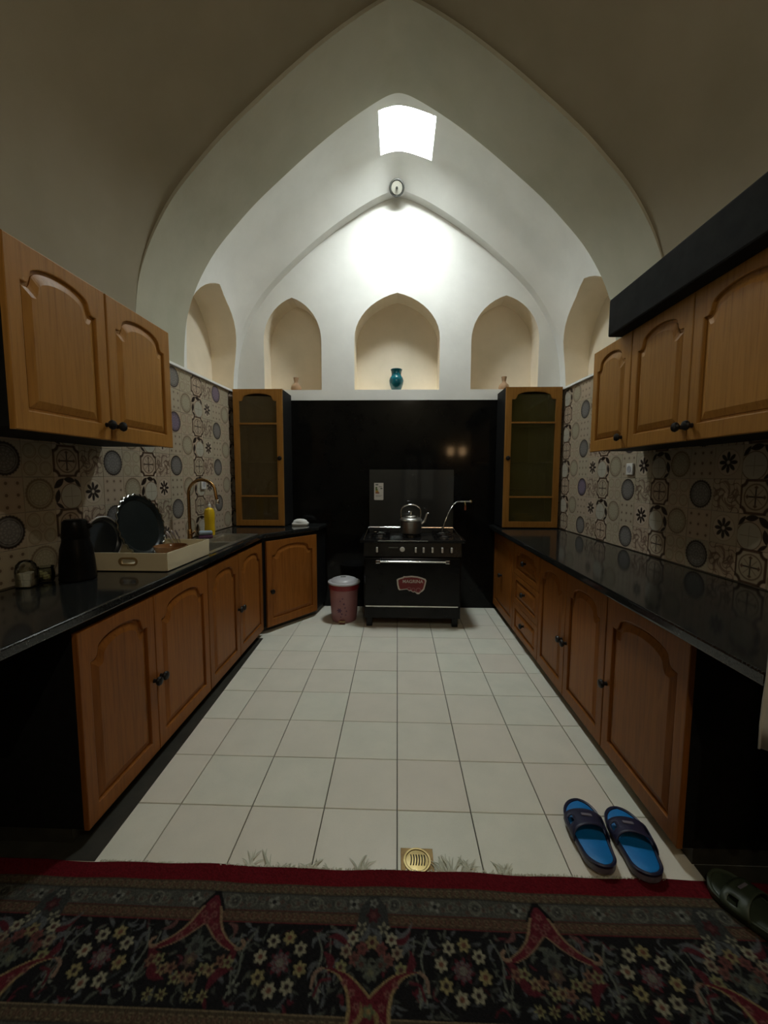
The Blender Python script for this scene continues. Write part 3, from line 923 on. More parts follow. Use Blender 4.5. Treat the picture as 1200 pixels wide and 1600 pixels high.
# ================================================================== SINK, TAP AND THINGS ON THE LEFT COUNTER
t = thing('sink', 'stainless steel double-bowl sink set in the left worktop', 'sink', (0, 0, 0))
rim_o = [(-1.635, 1.03), (-1.285, 1.03), (-1.285, 1.97), (-1.635, 1.97)]
h1 = [(-1.585, 1.08), (-1.33, 1.08), (-1.33, 1.47), (-1.585, 1.47)]
h2 = [(-1.585, 1.52), (-1.33, 1.52), (-1.33, 1.92), (-1.585, 1.92)]
rim = MB().prism(rim_o, CT + 0.0005, CT + 0.005, 'z', holes=[h1, h2]).build('rim', [M['steel']], t)
md = rim.modifiers.new('edge', 'BEVEL'); md.width = 0.002; md.segments = 2; md.limit_method = 'ANGLE'
for h in (h1, h2):
    xa, ya, xb, yb = h[0][0], h[0][1], h[2][0], h[2][1]
    mb = MB(); v = []; f = []
    for (z, ins) in ((CT + 0.004, 0.0), (CT - 0.01, 0.004), (CT - 0.15, 0.016), (CT - 0.165, 0.035)):
        v += [(xa + ins, ya + ins, z), (xb - ins, ya + ins, z), (xb - ins, yb - ins, z), (xa + ins, yb - ins, z)]
    for j in range(3):
        for i in range(4): f.append((j * 4 + i, j * 4 + (i + 1) % 4, j * 4 + 4 + (i + 1) % 4, j * 4 + 4 + i))
    f.append((12, 13, 14, 15)); mb.add(v, f); mb.build('bowl', [M['steel']], t)
    MB().lathe([(0.035, 0.0), (0.035, 0.003), (0.022, 0.004), (0.0, 0.002)], 20, ((xa + xb) / 2, (ya + yb) / 2, CT - 0.1645)).build('waste', [M['chrome']], t)

t = thing('faucet', 'antique brass gooseneck tap rising behind the sink', 'tap', (-1.675, 1.50, CT))
MB().lathe([(0.028, 0.0005), (0.028, 0.012), (0.02, 0.02), (0.018, 0.10), (0.014, 0.108)], 20).build('base', [M['bronze']], t)
pts = [(0, 0, 0.10), (0, 0, 0.25), (0, 0, 0.39)]
pts += [(0.112 - 0.112 * math.cos(a), 0, 0.39 + 0.112 * math.sin(a)) for a in [PI * k / 14 for k in range(1, 13)]]
pts += [(0.228, 0, 0.345)]
MB().tube(pts, 0.0125, 12).build('spout', [M['bronze']], t)
MB().lathe([(0.014, 0.0), (0.016, 0.006), (0.016, 0.03), (0.013, 0.034)], 16, (0.231, 0, 0.312)).build('aerator', [M['chrome']], t)
MB().tube([(0.0, 0, 0.06), (0.03, -0.03, 0.07), (0.065, -0.05, 0.095)], [0.008, 0.007, 0.006]).build('lever', [M['bronze']], t)

t = thing('detergent_bottle', 'bright yellow washing-up bottle standing behind the sink', 'bottle', (-1.672, 1.845, CT + 0.006))
MB().lathe([(0.036, 0), (0.043, 0.004), (0.044, 0.06), (0.041, 0.10), (0.044, 0.14), (0.044, 0.20), (0.037, 0.232), (0.016, 0.246), (0.014, 0.25)], 24).build('body', [M['yellow']], t)
MB().lathe([(0.014, 0.2505), (0.014, 0.272), (0.007, 0.276), (0.005, 0.295), (0.0, 0.296)], 16).build('cap', [M['white']], t)

t = thing('sponge', 'pale blue and purple washing sponge on the sink ledge', 'sponge', (-1.635, 1.685, CT + 0.0058), 0.5)
MB().cbox(-0.055, 0.055, -0.035, 0.035, 0.0, 0.028, 0.008).build('scourer_layer', [M['spongepurple']], t)
MB().cbox(-0.055, 0.055, -0.035, 0.035, 0.0285, 0.062, 0.014).build('foam_layer', [M['spongeblue']], t)

# dish rack
RX0, RX1, RY0, RY1, RH = -1.755, -1.285, 0.49, 1.005, 0.10
t = thing('dish_rack', 'cream plastic dish rack tray with oval hand holes beside the sink', 'dish rack', (RX0, RY0, CT + 0.0055))
wr_, dr_ = RX1 - RX0, RY1 - RY0
def stadium(cx, cz, a, b, n=10):
    p = []
    for k in range(n + 1): q = -PI / 2 + PI * k / n; p.append((cx + a + b * math.cos(q), cz + b * math.sin(q)))
    for k in range(n + 1): q = PI / 2 + PI * k / n; p.append((cx - a + b * math.cos(q), cz + b * math.sin(q)))
    return p
mb = MB()
for yy in (0.0, dr_ - 0.008):
    mb.prism([(0.012, 0.0), (wr_ - 0.012, 0.0), (wr_, RH), (0.0, RH)], yy, yy + 0.008, 'y', holes=[stadium(0.245, 0.052, 0.028, 0.014)])
mb.prism([(0.004, 0.0), (dr_ - 0.004, 0.0), (dr_ - 0.004, RH), (0.004, RH)], 0.003, 0.011, 'x')
mb.prism([(0.004, 0.0), (dr_ - 0.004, 0.0), (dr_ - 0.004, RH), (0.004, RH)], wr_ - 0.011, wr_ - 0.003, 'x')
mb.box(0.01, wr_ - 0.01, 0.006, dr_ - 0.006, 0.0, 0.008)
mb.build('tray', [M['cream']], t)
MB().prism(stadium(0.245, 0.052, 0.031, 0.0235), -0.004, 0.0115, 'y', holes=[stadium(0.245, 0.052, 0.028, 0.0138)]).build('handle_rim', [M['tanrim']], t)
rk = MB()
for k in range(7): 
    y = 0.06 + k * 0.065
    rk.tube([(0.012, y, 0.012), (0.012, y, 0.012), (0.2, y, 0.012), (0.44, y, 0.012)], 0.003, 6)
rk.build('ribs', [M['cream']], t)

zr = CT + 0.0055 + 0.0155
def disc(name, label, cat, base, r, mat, rimmat, tilt, yaw, scallop=0):
    """round tray standing on its rim, face towards +x before tilt"""
    t = thing(name, label, cat, base, 0)
    t.rotation_euler = Euler((0, -tilt, yaw), 'ZYX') if False else Euler((0, -tilt, yaw), 'XYZ')
    MB().lathe([(0.0, 0.0), (r * 0.80, 0.0), (r * 0.86, 0.012), (r * 0.94, 0.016), (r * 0.94, 0.010), (r * 0.86, 0.004), (r * 0.8, -0.006), (0.0, -0.006)], 40, (0, 0, r), 'x').build('face', [M[mat]], t)
    mb = MB(); n = 96; ring = []
    for i in range(n + 1):
        a = 2 * PI * i / n; rr = r * 0.965 + (0.006 * math.cos(scallop * a) if scallop else 0)
        ring.append((0.014, rr * math.cos(a), r + rr * math.sin(a)))
    mb.tube(ring, 0.0055, 6); mb.build('rim', [M[rimmat]], t)
    return t
disc('serving_tray', 'large round dark tray with scalloped silver rim leaning in the dish rack', 'tray', (-1.585, 0.80, zr), 0.205, 'traydark', 'trayrim', 0.24, -0.10, 28)
disc('dinner_plate', 'smaller grey round plate leaning behind the big dark tray', 'plate', (-1.722, 0.600, zr + 0.004), 0.138, 'platebl', 'greyp', 0.09, -0.1, 0)
b_ = MB().lathe([(0.045, 0), (0.06, 0.004), (0.095, 0.05), (0.10, 0.075), (0.094, 0.075), (0.088, 0.05), (0.05, 0.012), (0.0, 0.010)], 28).build('glass_dish', [M['amber']], None, (-1.44, 0.80, zr))
tag(b_, 'shallow amber brown dish lying in the dish rack', 'dish')
for k, (dx, dy) in enumerate(((0, 0), (0.018, 0.012), (0.034, 0.0))):
    mb = MB()
    mb.tube([(0, 0, 0), (-0.006, 0.004, 0.06), (-0.012, 0.008, 0.12)], [0.004, 0.003, 0.004], 6, flat=0.6)
    hd = bez([(-0.012, 0.008, 0.12), (-0.015, 0.009, 0.135), (-0.019, 0.011, 0.155), (-0.021, 0.012, 0.168)], 4)
    mb.tube(hd, [0.004] + [0.004 + 0.009 * math.sin(PI * i / (len(hd) - 1)) for i in range(1, len(hd))], 8, flat=0.35)
    o = mb.build('spoon', [M['cutlery']], None, (-1.47 + dx, 0.95 + dy, zr - 0.005)); o.rotation_euler = (0.1, -0.35 + 0.1 * k, 0.3 * k)
    tag(o, ('left', 'middle', 'right')[k] + 'most of the three dull metal spoons leaning in the rack corner' if k != 1 else 'middle one of the three dull metal spoons leaning in the rack corner', 'spoon', 'cutlery in the dish rack')

# thermos jug
t = thing('thermos_jug', 'glossy black thermos jug standing in front of the dish rack', 'jug', (-1.660, 0.315, CT + 0.0005))
MB().lathe([(0.078, 0), (0.082, 0.006), (0.082, 0.012), (0.080, 0.02), (0.078, 0.10), (0.071, 0.165), (0.061, 0.20), (0.058, 0.215)], 32).build('body', [M['thermos']], t)
MB().lathe([(0.060, 0.2155), (0.062, 0.222), (0.058, 0.27), (0.055, 0.30), (0.045, 0.312), (0.0, 0.314)], 32).build('lid', [M['thermos']], t)
MB().tube(bez([(-0.052, 0.020, 0.265), (-0.084, 0.032, 0.262), (-0.096, 0.036, 0.19), (-0.094, 0.035, 0.10), (-0.070, 0.028, 0.07)], 6), 0.011, 10).build('handle', [M['thermos']], t)
MB().tube([(0.045, 0.02, 0.27), (0.064, 0.028, 0.282)], [0.016, 0.012]).build('spout', [M['thermos']], t)

# jars
t = thing('glass_jar', 'domed glass jar of white sugar cubes beside the left wall', 'jar', (-1.797, 0.168, CT + 0.0005), 0.2)
MB().lathe([(0.038, 0.0), (0.044, 0.004), (0.045, 0.075), (0.039, 0.108), (0.024, 0.126), (0.008, 0.131), (0.0, 0.132)], 24).build('glass', [M['jarglass']], t)
mb = MB()
for (a, b, c) in ((-0.0165, -0.016, 0), (0.0165, -0.016, 0), (-0.016, 0.016, 0), (0.016, 0.016, 0), (-0.0165, -0.015, 0.032), (0.016, -0.013, 0.032), (0.0, 0.017, 0.032)):
    mb.cbox(a - 0.0155, a + 0.0155, b - 0.0155, b + 0.0155, c + 0.005, c + 0.036, 0.002)
o = mb.build('sugar_cubes', [M['sugar']], t); o['kind'] = 'stuff'
t = thing('glass_jar', 'small open glass jar of yellowish sweets next to the black jug', 'jar', (-1.745, 0.325, CT + 0.0005))
t.location = (-1.792, 0.268, CT + 0.0005)
MB().lathe([(0.030, 0.0), (0.037, 0.006), (0.041, 0.04), (0.036, 0.07), (0.040, 0.076), (0.038, 0.077), (0.033, 0.07), (0.038, 0.04), (0.033, 0.008), (0.0, 0.006)], 24).build('glass', [M['jarglass']], t)
mb = MB(); rr = random.Random(3)
for k in range(16):
    a = rr.uniform(0, 6.28); q = rr.uniform(0, 0.022); z = 0.018 + 0.012 * (k // 5)
    mb.lathe([(0.0, -0.009), (0.008, -0.005), (0.010, 0.0), (0.008, 0.005), (0.0, 0.009)], 8, (q * math.cos(a), q * math.sin(a), z))
o = mb.build('sweets', [M['sweet']], t); o['kind'] = 'stuff'

# soap dish on the corner worktop
t = thing('soap_dish', 'white plastic soap dish with a domed cover on the corner worktop', 'soap dish', (-1.055, 2.66, CT + 0.0005), 0.05)
MB().cbox(-0.085, 0.085, -0.05, 0.05, 0.0, 0.032, 0.010).build('base', [M['white']], t)
mb = MB().lathe([(0.078, 0.0), (0.080, 0.006), (0.066, 0.024), (0.04, 0.036), (0.0, 0.040)], 24); mb.xf(Matrix.Diagonal((1.0, 0.6, 1.0, 1.0)))
for i in range(len(mb.v)): mb.v[i] = (mb.v[i][0], mb.v[i][1], mb.v[i][2] + 0.0325)
mb.build('cover', [M['white']], t)

# sockets
def socket(label, loc, face):
    t = thing('wall_socket', label, 'socket', loc, L90 if face > 0 else R90)
    MB().cbox(-0.042, 0.042, -0.012, -0.0002, -0.042, 0.042, 0.004).build('plate', [M['white']], t)
    MB().lathe([(0.024, 0.0), (0.026, 0.002), (0.024, 0.003), (0.020, 0.001), (0.0, 0.0005)], 20, (0, -0.012, 0), '-y').build('outlet', [M['greyp']], t)
socket('square white socket on the patterned tiles of the right wall', (wxr(1.36) - 0.0015, 1.36, 1.553), -1)
socket('small white socket on the left tiles behind the tap', (wxl(1.94) + 0.0015, 1.94, 1.415), 1)

# ================================================================== STOVE
SXC, SY0, SY1 = 0.145, 2.235, 2.80
t = thing('gas_stove', 'wide black gas cooker with chrome details against the black panel', 'cooker', (SXC, SY0, 0))
hw = 0.475; D = SY1 - SY0
MB().cbox(-hw, hw, 0.002, D, 0.09, 0.80, 0.006).build('body', [M['enamel']], t)
MB().cbox(-hw + 0.01, hw - 0.01, -0.018, 0.001, 0.225, 0.70, 0.006).build('oven_door', [M['enamel']], t)
MB().cbox(-hw + 0.005, hw - 0.005, -0.012, 0.001, 0.095, 0.205, 0.005).build('drawer', [M['enamel']], t)
MB().cbox(-hw + 0.015, hw - 0.025, -0.022, -0.0185, 0.212, 0.224, 0.0015).build('trim_strip', [M['chrome']], t)
pc = MB().prism([(-0.022, 0.715), (0.06, 0.715), (0.06, 0.845), (0.012, 0.845)], -hw - 0.0, hw + 0.0, 'x'); pc.build('control_panel', [M['enamel']], t)
MB().cbox(-hw - 0.045, hw + 0.045, -0.004, D - 0.012, 0.846, 0.874, 0.010).build('cooktop', [M['enamel']], t)
MB().tube([(-0.34, -0.0085, 0.868), (0.15, -0.0085, 0.868)], 0.003, 6).build('front_trim', [M['chrome']], t)
for sx in (-1, 1):
    for yy in (0.05, D - 0.06):
        MB().cbox(sx * (hw - 0.05) - 0.03, sx * (hw - 0.05) + 0.03, yy - 0.03, yy + 0.03, 0.0005, 0.0905, 0.004).build('leg', [M['enamel']], t)
def kn(x, mat_cap='chrome'):
    z = 0.785; y = -0.0055 - 0.003
    k = MB().lathe([(0.017, 0.0), (0.016, 0.016), (0.0, 0.017)], 16, (x, y, z), '-y').build('knob', [M['enamel']], t)
    MB().cbox(x - 0.009, x + 0.009, y - 0.044, y - 0.0165, z - 0.026, z + 0.024, 0.005).build('grip', [M['grip']], k)
for x in (-0.345, 0.01 + 0.02, 0.105, 0.19, 0.285, 0.375): kn(x)
MB().lathe([(0.024, 0.0), (0.024, 0.008), (0.020, 0.012), (0.019, 0.009), (0.0, 0.009)], 24, (-0.10, -0.008, 0.785), '-y').build('clock', [M['white']], t)
MB().box(-0.235, -0.14, -0.011, -0.008, 0.797, 0.806).build('badge', [M['ink']], t)
hd = MB().tube([(-0.33, -0.062, 0.672), (0.33, -0.062, 0.672)], 0.009, 12).build('handle', [M['chrome']], t)
for x in (-0.335, 0.335):
    MB().cbox(x - 0.022, x + 0.022, -0.073, -0.0185, 0.655, 0.689, 0.006).build('bracket', [M['chrome']], hd)
# grates and burners
for k, (x, y) in enumerate(((-0.32, 0.14), (-0.32, 0.40), (0.0, 0.27), (0.32, 0.14), (0.32, 0.40))):
    r = 0.12
    g = MB()
    for a in range(4):
        q = a * PI / 2 + PI / 4
        g.tube([(x + 0.035 * math.cos(q), y + 0.035 * math.sin(q), 0.903), (x + r * math.cos(q), y + r * math.sin(q), 0.903), (x + (r + 0.006) * math.cos(q), y + (r + 0.006) * math.sin(q), 0.8765)], 0.005, 6)
    ring = [(x + r * 0.8 * math.cos(2 * PI * i / 24), y + r * 0.8 * math.sin(2 * PI * i / 24), 0.899) for i in range(25)]
    g.tube(ring, 0.004, 6); g.build('pan_support', [M['enamel']], t)
    MB().lathe([(0.045, 0.8745), (0.045, 0.884), (0.032, 0.886), (0.032, 0.893), (0.0, 0.894)], 20, (x, y, 0)).build('burner', [M['alu']], t)
mb = MB()
mb.tube([(-hw - 0.005, 0.06, 0.878), (-hw + 0.005, D - 0.03, 0.922), (-hw + 0.012, D - 0.022, 0.930), (hw - 0.012, D - 0.022, 0.930), (hw - 0.005, D - 0.03, 0.922), (hw + 0.005, 0.06, 0.878)], 0.0055, 8)
mb.build('rail', [M['chrome']], t)
MB().cbox(-hw + 0.015, hw - 0.01, D - 0.009, D - 0.001, 0.8745, 1.565, 0.002).build('lid', [M['lidglass']], t)
for x in (-0.38, 0.38): MB().lathe([(0.012, -0.04), (0.012, 0.04)], 12, (x, D - 0.005, 0.872), 'x').build('hinge', [M['chrome']], t)
# red sticker on the oven door
sx0, sz0 = -0.008, 0.432
out = [(-0.145, 0.055), (-0.125, 0.068), (-0.085, 0.080), (-0.075, 0.090), (-0.06, 0.088), (0.0, 0.094), (0.06, 0.088), (0.105, 0.076), (0.138, 0.062), (0.145, 0.045), (0.136, 0.0), (0.125, -0.042), (0.108, -0.062),
       (0.09, -0.072), (0.075, -0.088), (0.055, -0.088), (0.04, -0.075), (0.033, -0.068), (0.018, -0.072), (0.0, -0.063), (-0.008, -0.056), (-0.022, -0.060), (-0.038, -0.048), (-0.046, -0.042), (-0.118, -0.052), (-0.130, -0.040), (-0.140, 0.0)]
cxm, czm = 0.0, 0.005
inn = [((x - cxm) * 0.90 + cxm, (z - czm) * 0.84 + czm) for x, z in out]
st_ = MB().prism([(x + sx0, z + sz0) for x, z in out], -0.0192, -0.0184, 'y').build('sticker', [M['paper']], t); st_['label'] = 'red brand sticker with a white outline'
MB().prism([(x + sx0, z + sz0) for x, z in inn], -0.0198, -0.01925, 'y').build('red_field', [M['red']], st_)
for (x, z, r) in ((-0.024, -0.036, 0.017), (0.018, -0.046, 0.019), (0.068, -0.050, 0.025)):
    MB().lathe([(r, 0.0), (r, 0.0004), (r * 0.72, 0.0004), (r * 0.72, 0.0)], 20, (x + sx0, -0.0199, z + sz0), '-y', caps=False).build('printed_ring', [M['pink']], st_)


def text(body, size, loc, parent, mat, rot=(PI / 2, 0, 0), bold=0.0):
    cu = bpy.data.curves.new('lettering', 'FONT'); cu.body = body; cu.size = size; cu.align_x = 'CENTER'; cu.align_y = 'CENTER'
    cu.extrude = 0.0002; cu.offset = bold
    tmp = bpy.data.objects.new('tmp', cu); C.objects.link(tmp)
    dg = bpy.context.evaluated_depsgraph_get()
    me = bpy.data.meshes.new_from_object(tmp.evaluated_get(dg)); bpy.data.objects.remove(tmp, do_unlink=True)
    me.materials.clear(); me.materials.append(mat)
    o = bpy.data.objects.new('lettering', me); C.objects.link(o); o.parent = parent; o.location = loc; o.rotation_euler = rot
    return o
text('MAGRINA', 0.045, (sx0 + 0.012, -0.0202, sz0 + 0.036), st_, M['paper'], bold=0.0006)
# energy label on the glass lid
ex, ez = -0.355, 1.325
lb = MB().prism([(ex - 0.052, ez - 0.088), (ex - 0.046, ez - 0.094), (ex + 0.044, ez - 0.094), (ex + 0.05, ez - 0.088), (ex + 0.05, ez + 0.094), (ex - 0.052, ez + 0.094)], D - 0.0102, D - 0.0092, 'y').build('energy_label', [M['paper']], t)
lb['label'] = 'white energy label with coloured bars'
for (xa, xb, za, zb_, m) in ((-0.038, -0.022, 0.030, 0.050, 'green'), (-0.038, -0.016, 0.012, 0.028, 'green'), (-0.038, -0.008, -0.006, 0.010, 'orange'), (-0.038, 0.002, -0.022, -0.008, 'brownred'), (0.016, 0.036, 0.026, 0.040, 'ink'), (-0.038, -0.01, 0.068, 0.082, 'ink'), (0.0, 0.03, 0.05, 0.056, 'ink'), (-0.036, 0.03, -0.045, -0.042, 'ink'), (-0.036, 0.02, -0.056, -0.053, 'ink')):
    MB().prism([(ex + xa, ez + za), (ex + xb, ez + za), (ex + xb + 0.006, ez + (za + zb_) / 2), (ex + xb, ez + zb_), (ex + xa, ez + zb_)], D - 0.0106, D - 0.01022, 'y').build('printed_bar', [M[m]], lb)

# kettle
t = thing('kettle', 'dented aluminium kettle with bail handle on the cooker', 'kettle', (0.135, 2.50, 0.9085))
MB().lathe([(0.100, 0.0), (0.110, 0.004), (0.112, 0.02), (0.110, 0.115), (0.114, 0.128), (0.118, 0.132), (0.116, 0.142), (0.100, 0.156), (0.078, 0.166)], 36).build('body', [M['alu']], t)
MB().lathe([(0.080, 0.1665), (0.082, 0.174), (0.066, 0.188), (0.035, 0.196), (0.012, 0.200), (0.010, 0.208), (0.015, 0.214), (0.012, 0.222), (0.0, 0.224)], 32).build('lid', [M['chrome']], t)
MB().tube(bez([(0.108, 0, 0.095), (0.135, 0, 0.115), (0.152, 0, 0.150), (0.165, 0, 0.195), (0.185, 0, 0.205)], 5), [0.022, 0.021, 0.020, 0.019, 0.018, 0.017, 0.016, 0.0155, 0.015, 0.0145, 0.014, 0.0135, 0.013, 0.0125, 0.012, 0.0115, 0.011, 0.011, 0.011, 0.0105, 0.010], 12).build('spout', [M['alu']], t)
hn = [(-0.098, 0, 0.158), (-0.102, 0, 0.20), (-0.092, 0, 0.255), (-0.05, 0, 0.285), (0.0, 0, 0.292), (0.05, 0, 0.285), (0.092, 0, 0.255), (0.102, 0, 0.20), (0.098, 0, 0.158)]
MB().tube(bez(hn, 5), 0.0075, 10).build('handle', [M['chrome']], t)

# gas hose and valve
t = thing('gas_valve', 'brass gas valve with a red-brown lever on the black panel', 'valve', (0.74, YB - 0.0165, 1.215))
MB().lathe([(0.016, 0.0), (0.016, 0.006), (0.009, 0.008), (0.009, 0.04)], 14, (0.07, 0, 0), '-y').build('stub', [M['brass']], t)
MB().tube([(0.07, -0.035, 0.0), (-0.05, -0.035, 0.0)], 0.009, 10).build('valve_body', [M['alu']], t)
MB().tube([(0.0, -0.035, 0.0), (0.0, -0.046, -0.012), (0.004, -0.048, -0.04)], [0.010, 0.011, 0.010], 10).build('stem', [M['brass']], t)
MB().cbox(-0.006, 0.014, -0.053, -0.043, -0.095, -0.038, 0.003).build('lever', [M['brownred']], t)
hs = bez([(0.69, 2.832, 1.215), (0.635, 2.82, 1.20), (0.575, 2.77, 1.13), (0.525, 2.735, 1.03), (0.492, 2.728, 0.93), (0.485, 2.728, 0.90)], 8)
o = MB().tube(hs, 0.0085, 10).build('gas_hose', [M['silverrim']]); tag(o, 'silver gas hose curving from the valve down behind the cooker', 'hose')

# ================================================================== TRASH BIN
t = thing('pedal_bin', 'small pink pedal bin with grey lid beside the cooker', 'trash bin', (-0.555, 2.44, 0.0005))
MB().lathe([(0.118, 0.0), (0.126, 0.006), (0.132, 0.04), (0.150, 0.335)], 36).build('body', [M['pink']], t)
MB().lathe([(0.1515, 0.336), (0.158, 0.340), (0.160, 0.385), (0.150, 0.392)], 36).build('collar', [M['wine']], t)
ld = MB().lathe([(0.164, 0.3925), (0.168, 0.398), (0.166, 0.408), (0.150, 0.414), (0.138, 0.412), (0.125, 0.432), (0.085, 0.446), (0.0, 0.452)], 36).build('lid', [M['greyp']], t)
MB().cbox(-0.035, 0.02, -0.012, 0.012, 0.4475, 0.456, 0.004).build('vent', [M['ink']], ld)
MB().cbox(-0.035, 0.03, -0.165, -0.120, 0.020, 0.030, 0.003).build('pedal', [M['tanrim']], t)
MB().cbox(-0.03, 0.025, -0.145, -0.119, 0.001, 0.019, 0.003).build('pedal_base', [M['wine']], t)
fl_ = MB()
for (az, zc, rr_, n) in ((-1.80, 0.135, 0.030, 6), (-1.62, 0.10, 0.012, 5), (-1.38, 0.165, 0.010, 5), (-1.28, 0.13, 0.011, 5), (-1.46, 0.205, 0.012, 5), (-1.33, 0.09, 0.009, 5), (-1.72, 0.235, 0.009, 5), (-1.55, 0.26, 0.010, 5), (-1.70, 0.068, 0.009, 5)):
    pts = []
    for i in range(24):
        a = 2 * PI * i / 24; q = rr_ * (0.72 + 0.28 * math.cos(n * a))
        z = zc + q * math.sin(a); R = 0.132 + (z - 0.04) * 0.061 + 0.0012; aa = az + q * math.cos(a) / R
        pts.append((R * math.cos(aa), R * math.sin(aa), z))
    R = 0.132 + (zc - 0.04) * 0.061 + 0.0012
    pts.append((R * math.cos(az), R * math.sin(az), zc))
    fl_.add(pts, [(i, (i + 1) % 24, 24) for i in range(24)])
fl_.build('flower_print', [M['purple']], t)

# ================================================================== VASES, ROSETTE
v_ = MB().lathe([(0.044, 0.0), (0.050, 0.004), (0.075, 0.075), (0.082, 0.115), (0.074, 0.145), (0.058, 0.165), (0.054, 0.190), (0.060, 0.222), (0.066, 0.235), (0.062, 0.240), (0.054, 0.232), (0.048, 0.19), (0.0, 0.17)], 32).build('vase', [M['teal']], None, (-0.025, 2.98, 2.4405))
tag(v_, 'glazed turquoise vase in the middle wall niche', 'vase')
prof = [(0.038, 0.0), (0.052, 0.012), (0.060, 0.040), (0.052, 0.068), (0.030, 0.088), (0.020, 0.104), (0.022, 0.118), (0.028, 0.150), (0.030, 0.158), (0.026, 0.158), (0.018, 0.12), (0.0, 0.11)]
for (x, nm) in ((-1.16, 'left'), (1.175, 'right')):
    v_ = MB().lathe(prof, 28).build('vase', [M['terracotta']], None, (x, 3.0, 2.4405))
    tag(v_, 'small narrow-necked terracotta vase in the %s wall niche' % nm, 'vase')
t = thing('ceiling_rosette', 'small round dark-rimmed ceiling rosette at the crown of back arch', 'ceiling fitting', (-0.03, 2.735, 4.425))
t.rotation_euler = (math.radians(38), 0, 0)
MB().lathe([(0.075, -0.03), (0.078, 0.02), (0.066, 0.03), (0.062, 0.020), (0.0, 0.018)], 28, (0, 0, 0), '-y').build('rim', [M['darkmetal']], t)
MB().lathe([(0.058, 0.0185), (0.055, 0.026), (0.0, 0.028)], 28, (0, 0, 0), '-y').build('face', [M['rosette']], t)
MB().lathe([(0.012, 0.0285), (0.010, 0.045), (0.0, 0.046)], 14, (0, 0, 0), '-y').build('hook', [M['darkmetal']], t)

# ================================================================== FLOOR DRAIN
t = thing('floor_drain', 'square brass floor drain with a round slotted grate by the rug', 'drain', (0.078, -0.245, 0.0))
MB().cbox(-0.064, 0.064, -0.054, 0.054, 0.0006, 0.004, 0.001).build('plate', [M['darkbrass']], t)
MB().lathe([(0.053, 0.0042), (0.053, 0.0075), (0.046, 0.0075), (0.046, 0.0042)], 32, caps=False).build('ring', [M['brass']], t)
gr = MB().lathe([(0.043, 0.0042), (0.043, 0.006), (0.0, 0.0072)], 32).build('grate', [M['brass']], t)
for k in range(6):
    x = -0.026 + k * 0.0105
    s = [(x + 0.004 * math.sin(q * 2.6), -0.022 + 0.044 * q + 0.004 * k * 0, 0.0076) for q in [i / 8 for i in range(9)]]
    MB().tube(s, 0.0022, 6, flat=0.5).build('slot', [M['hole']], gr)


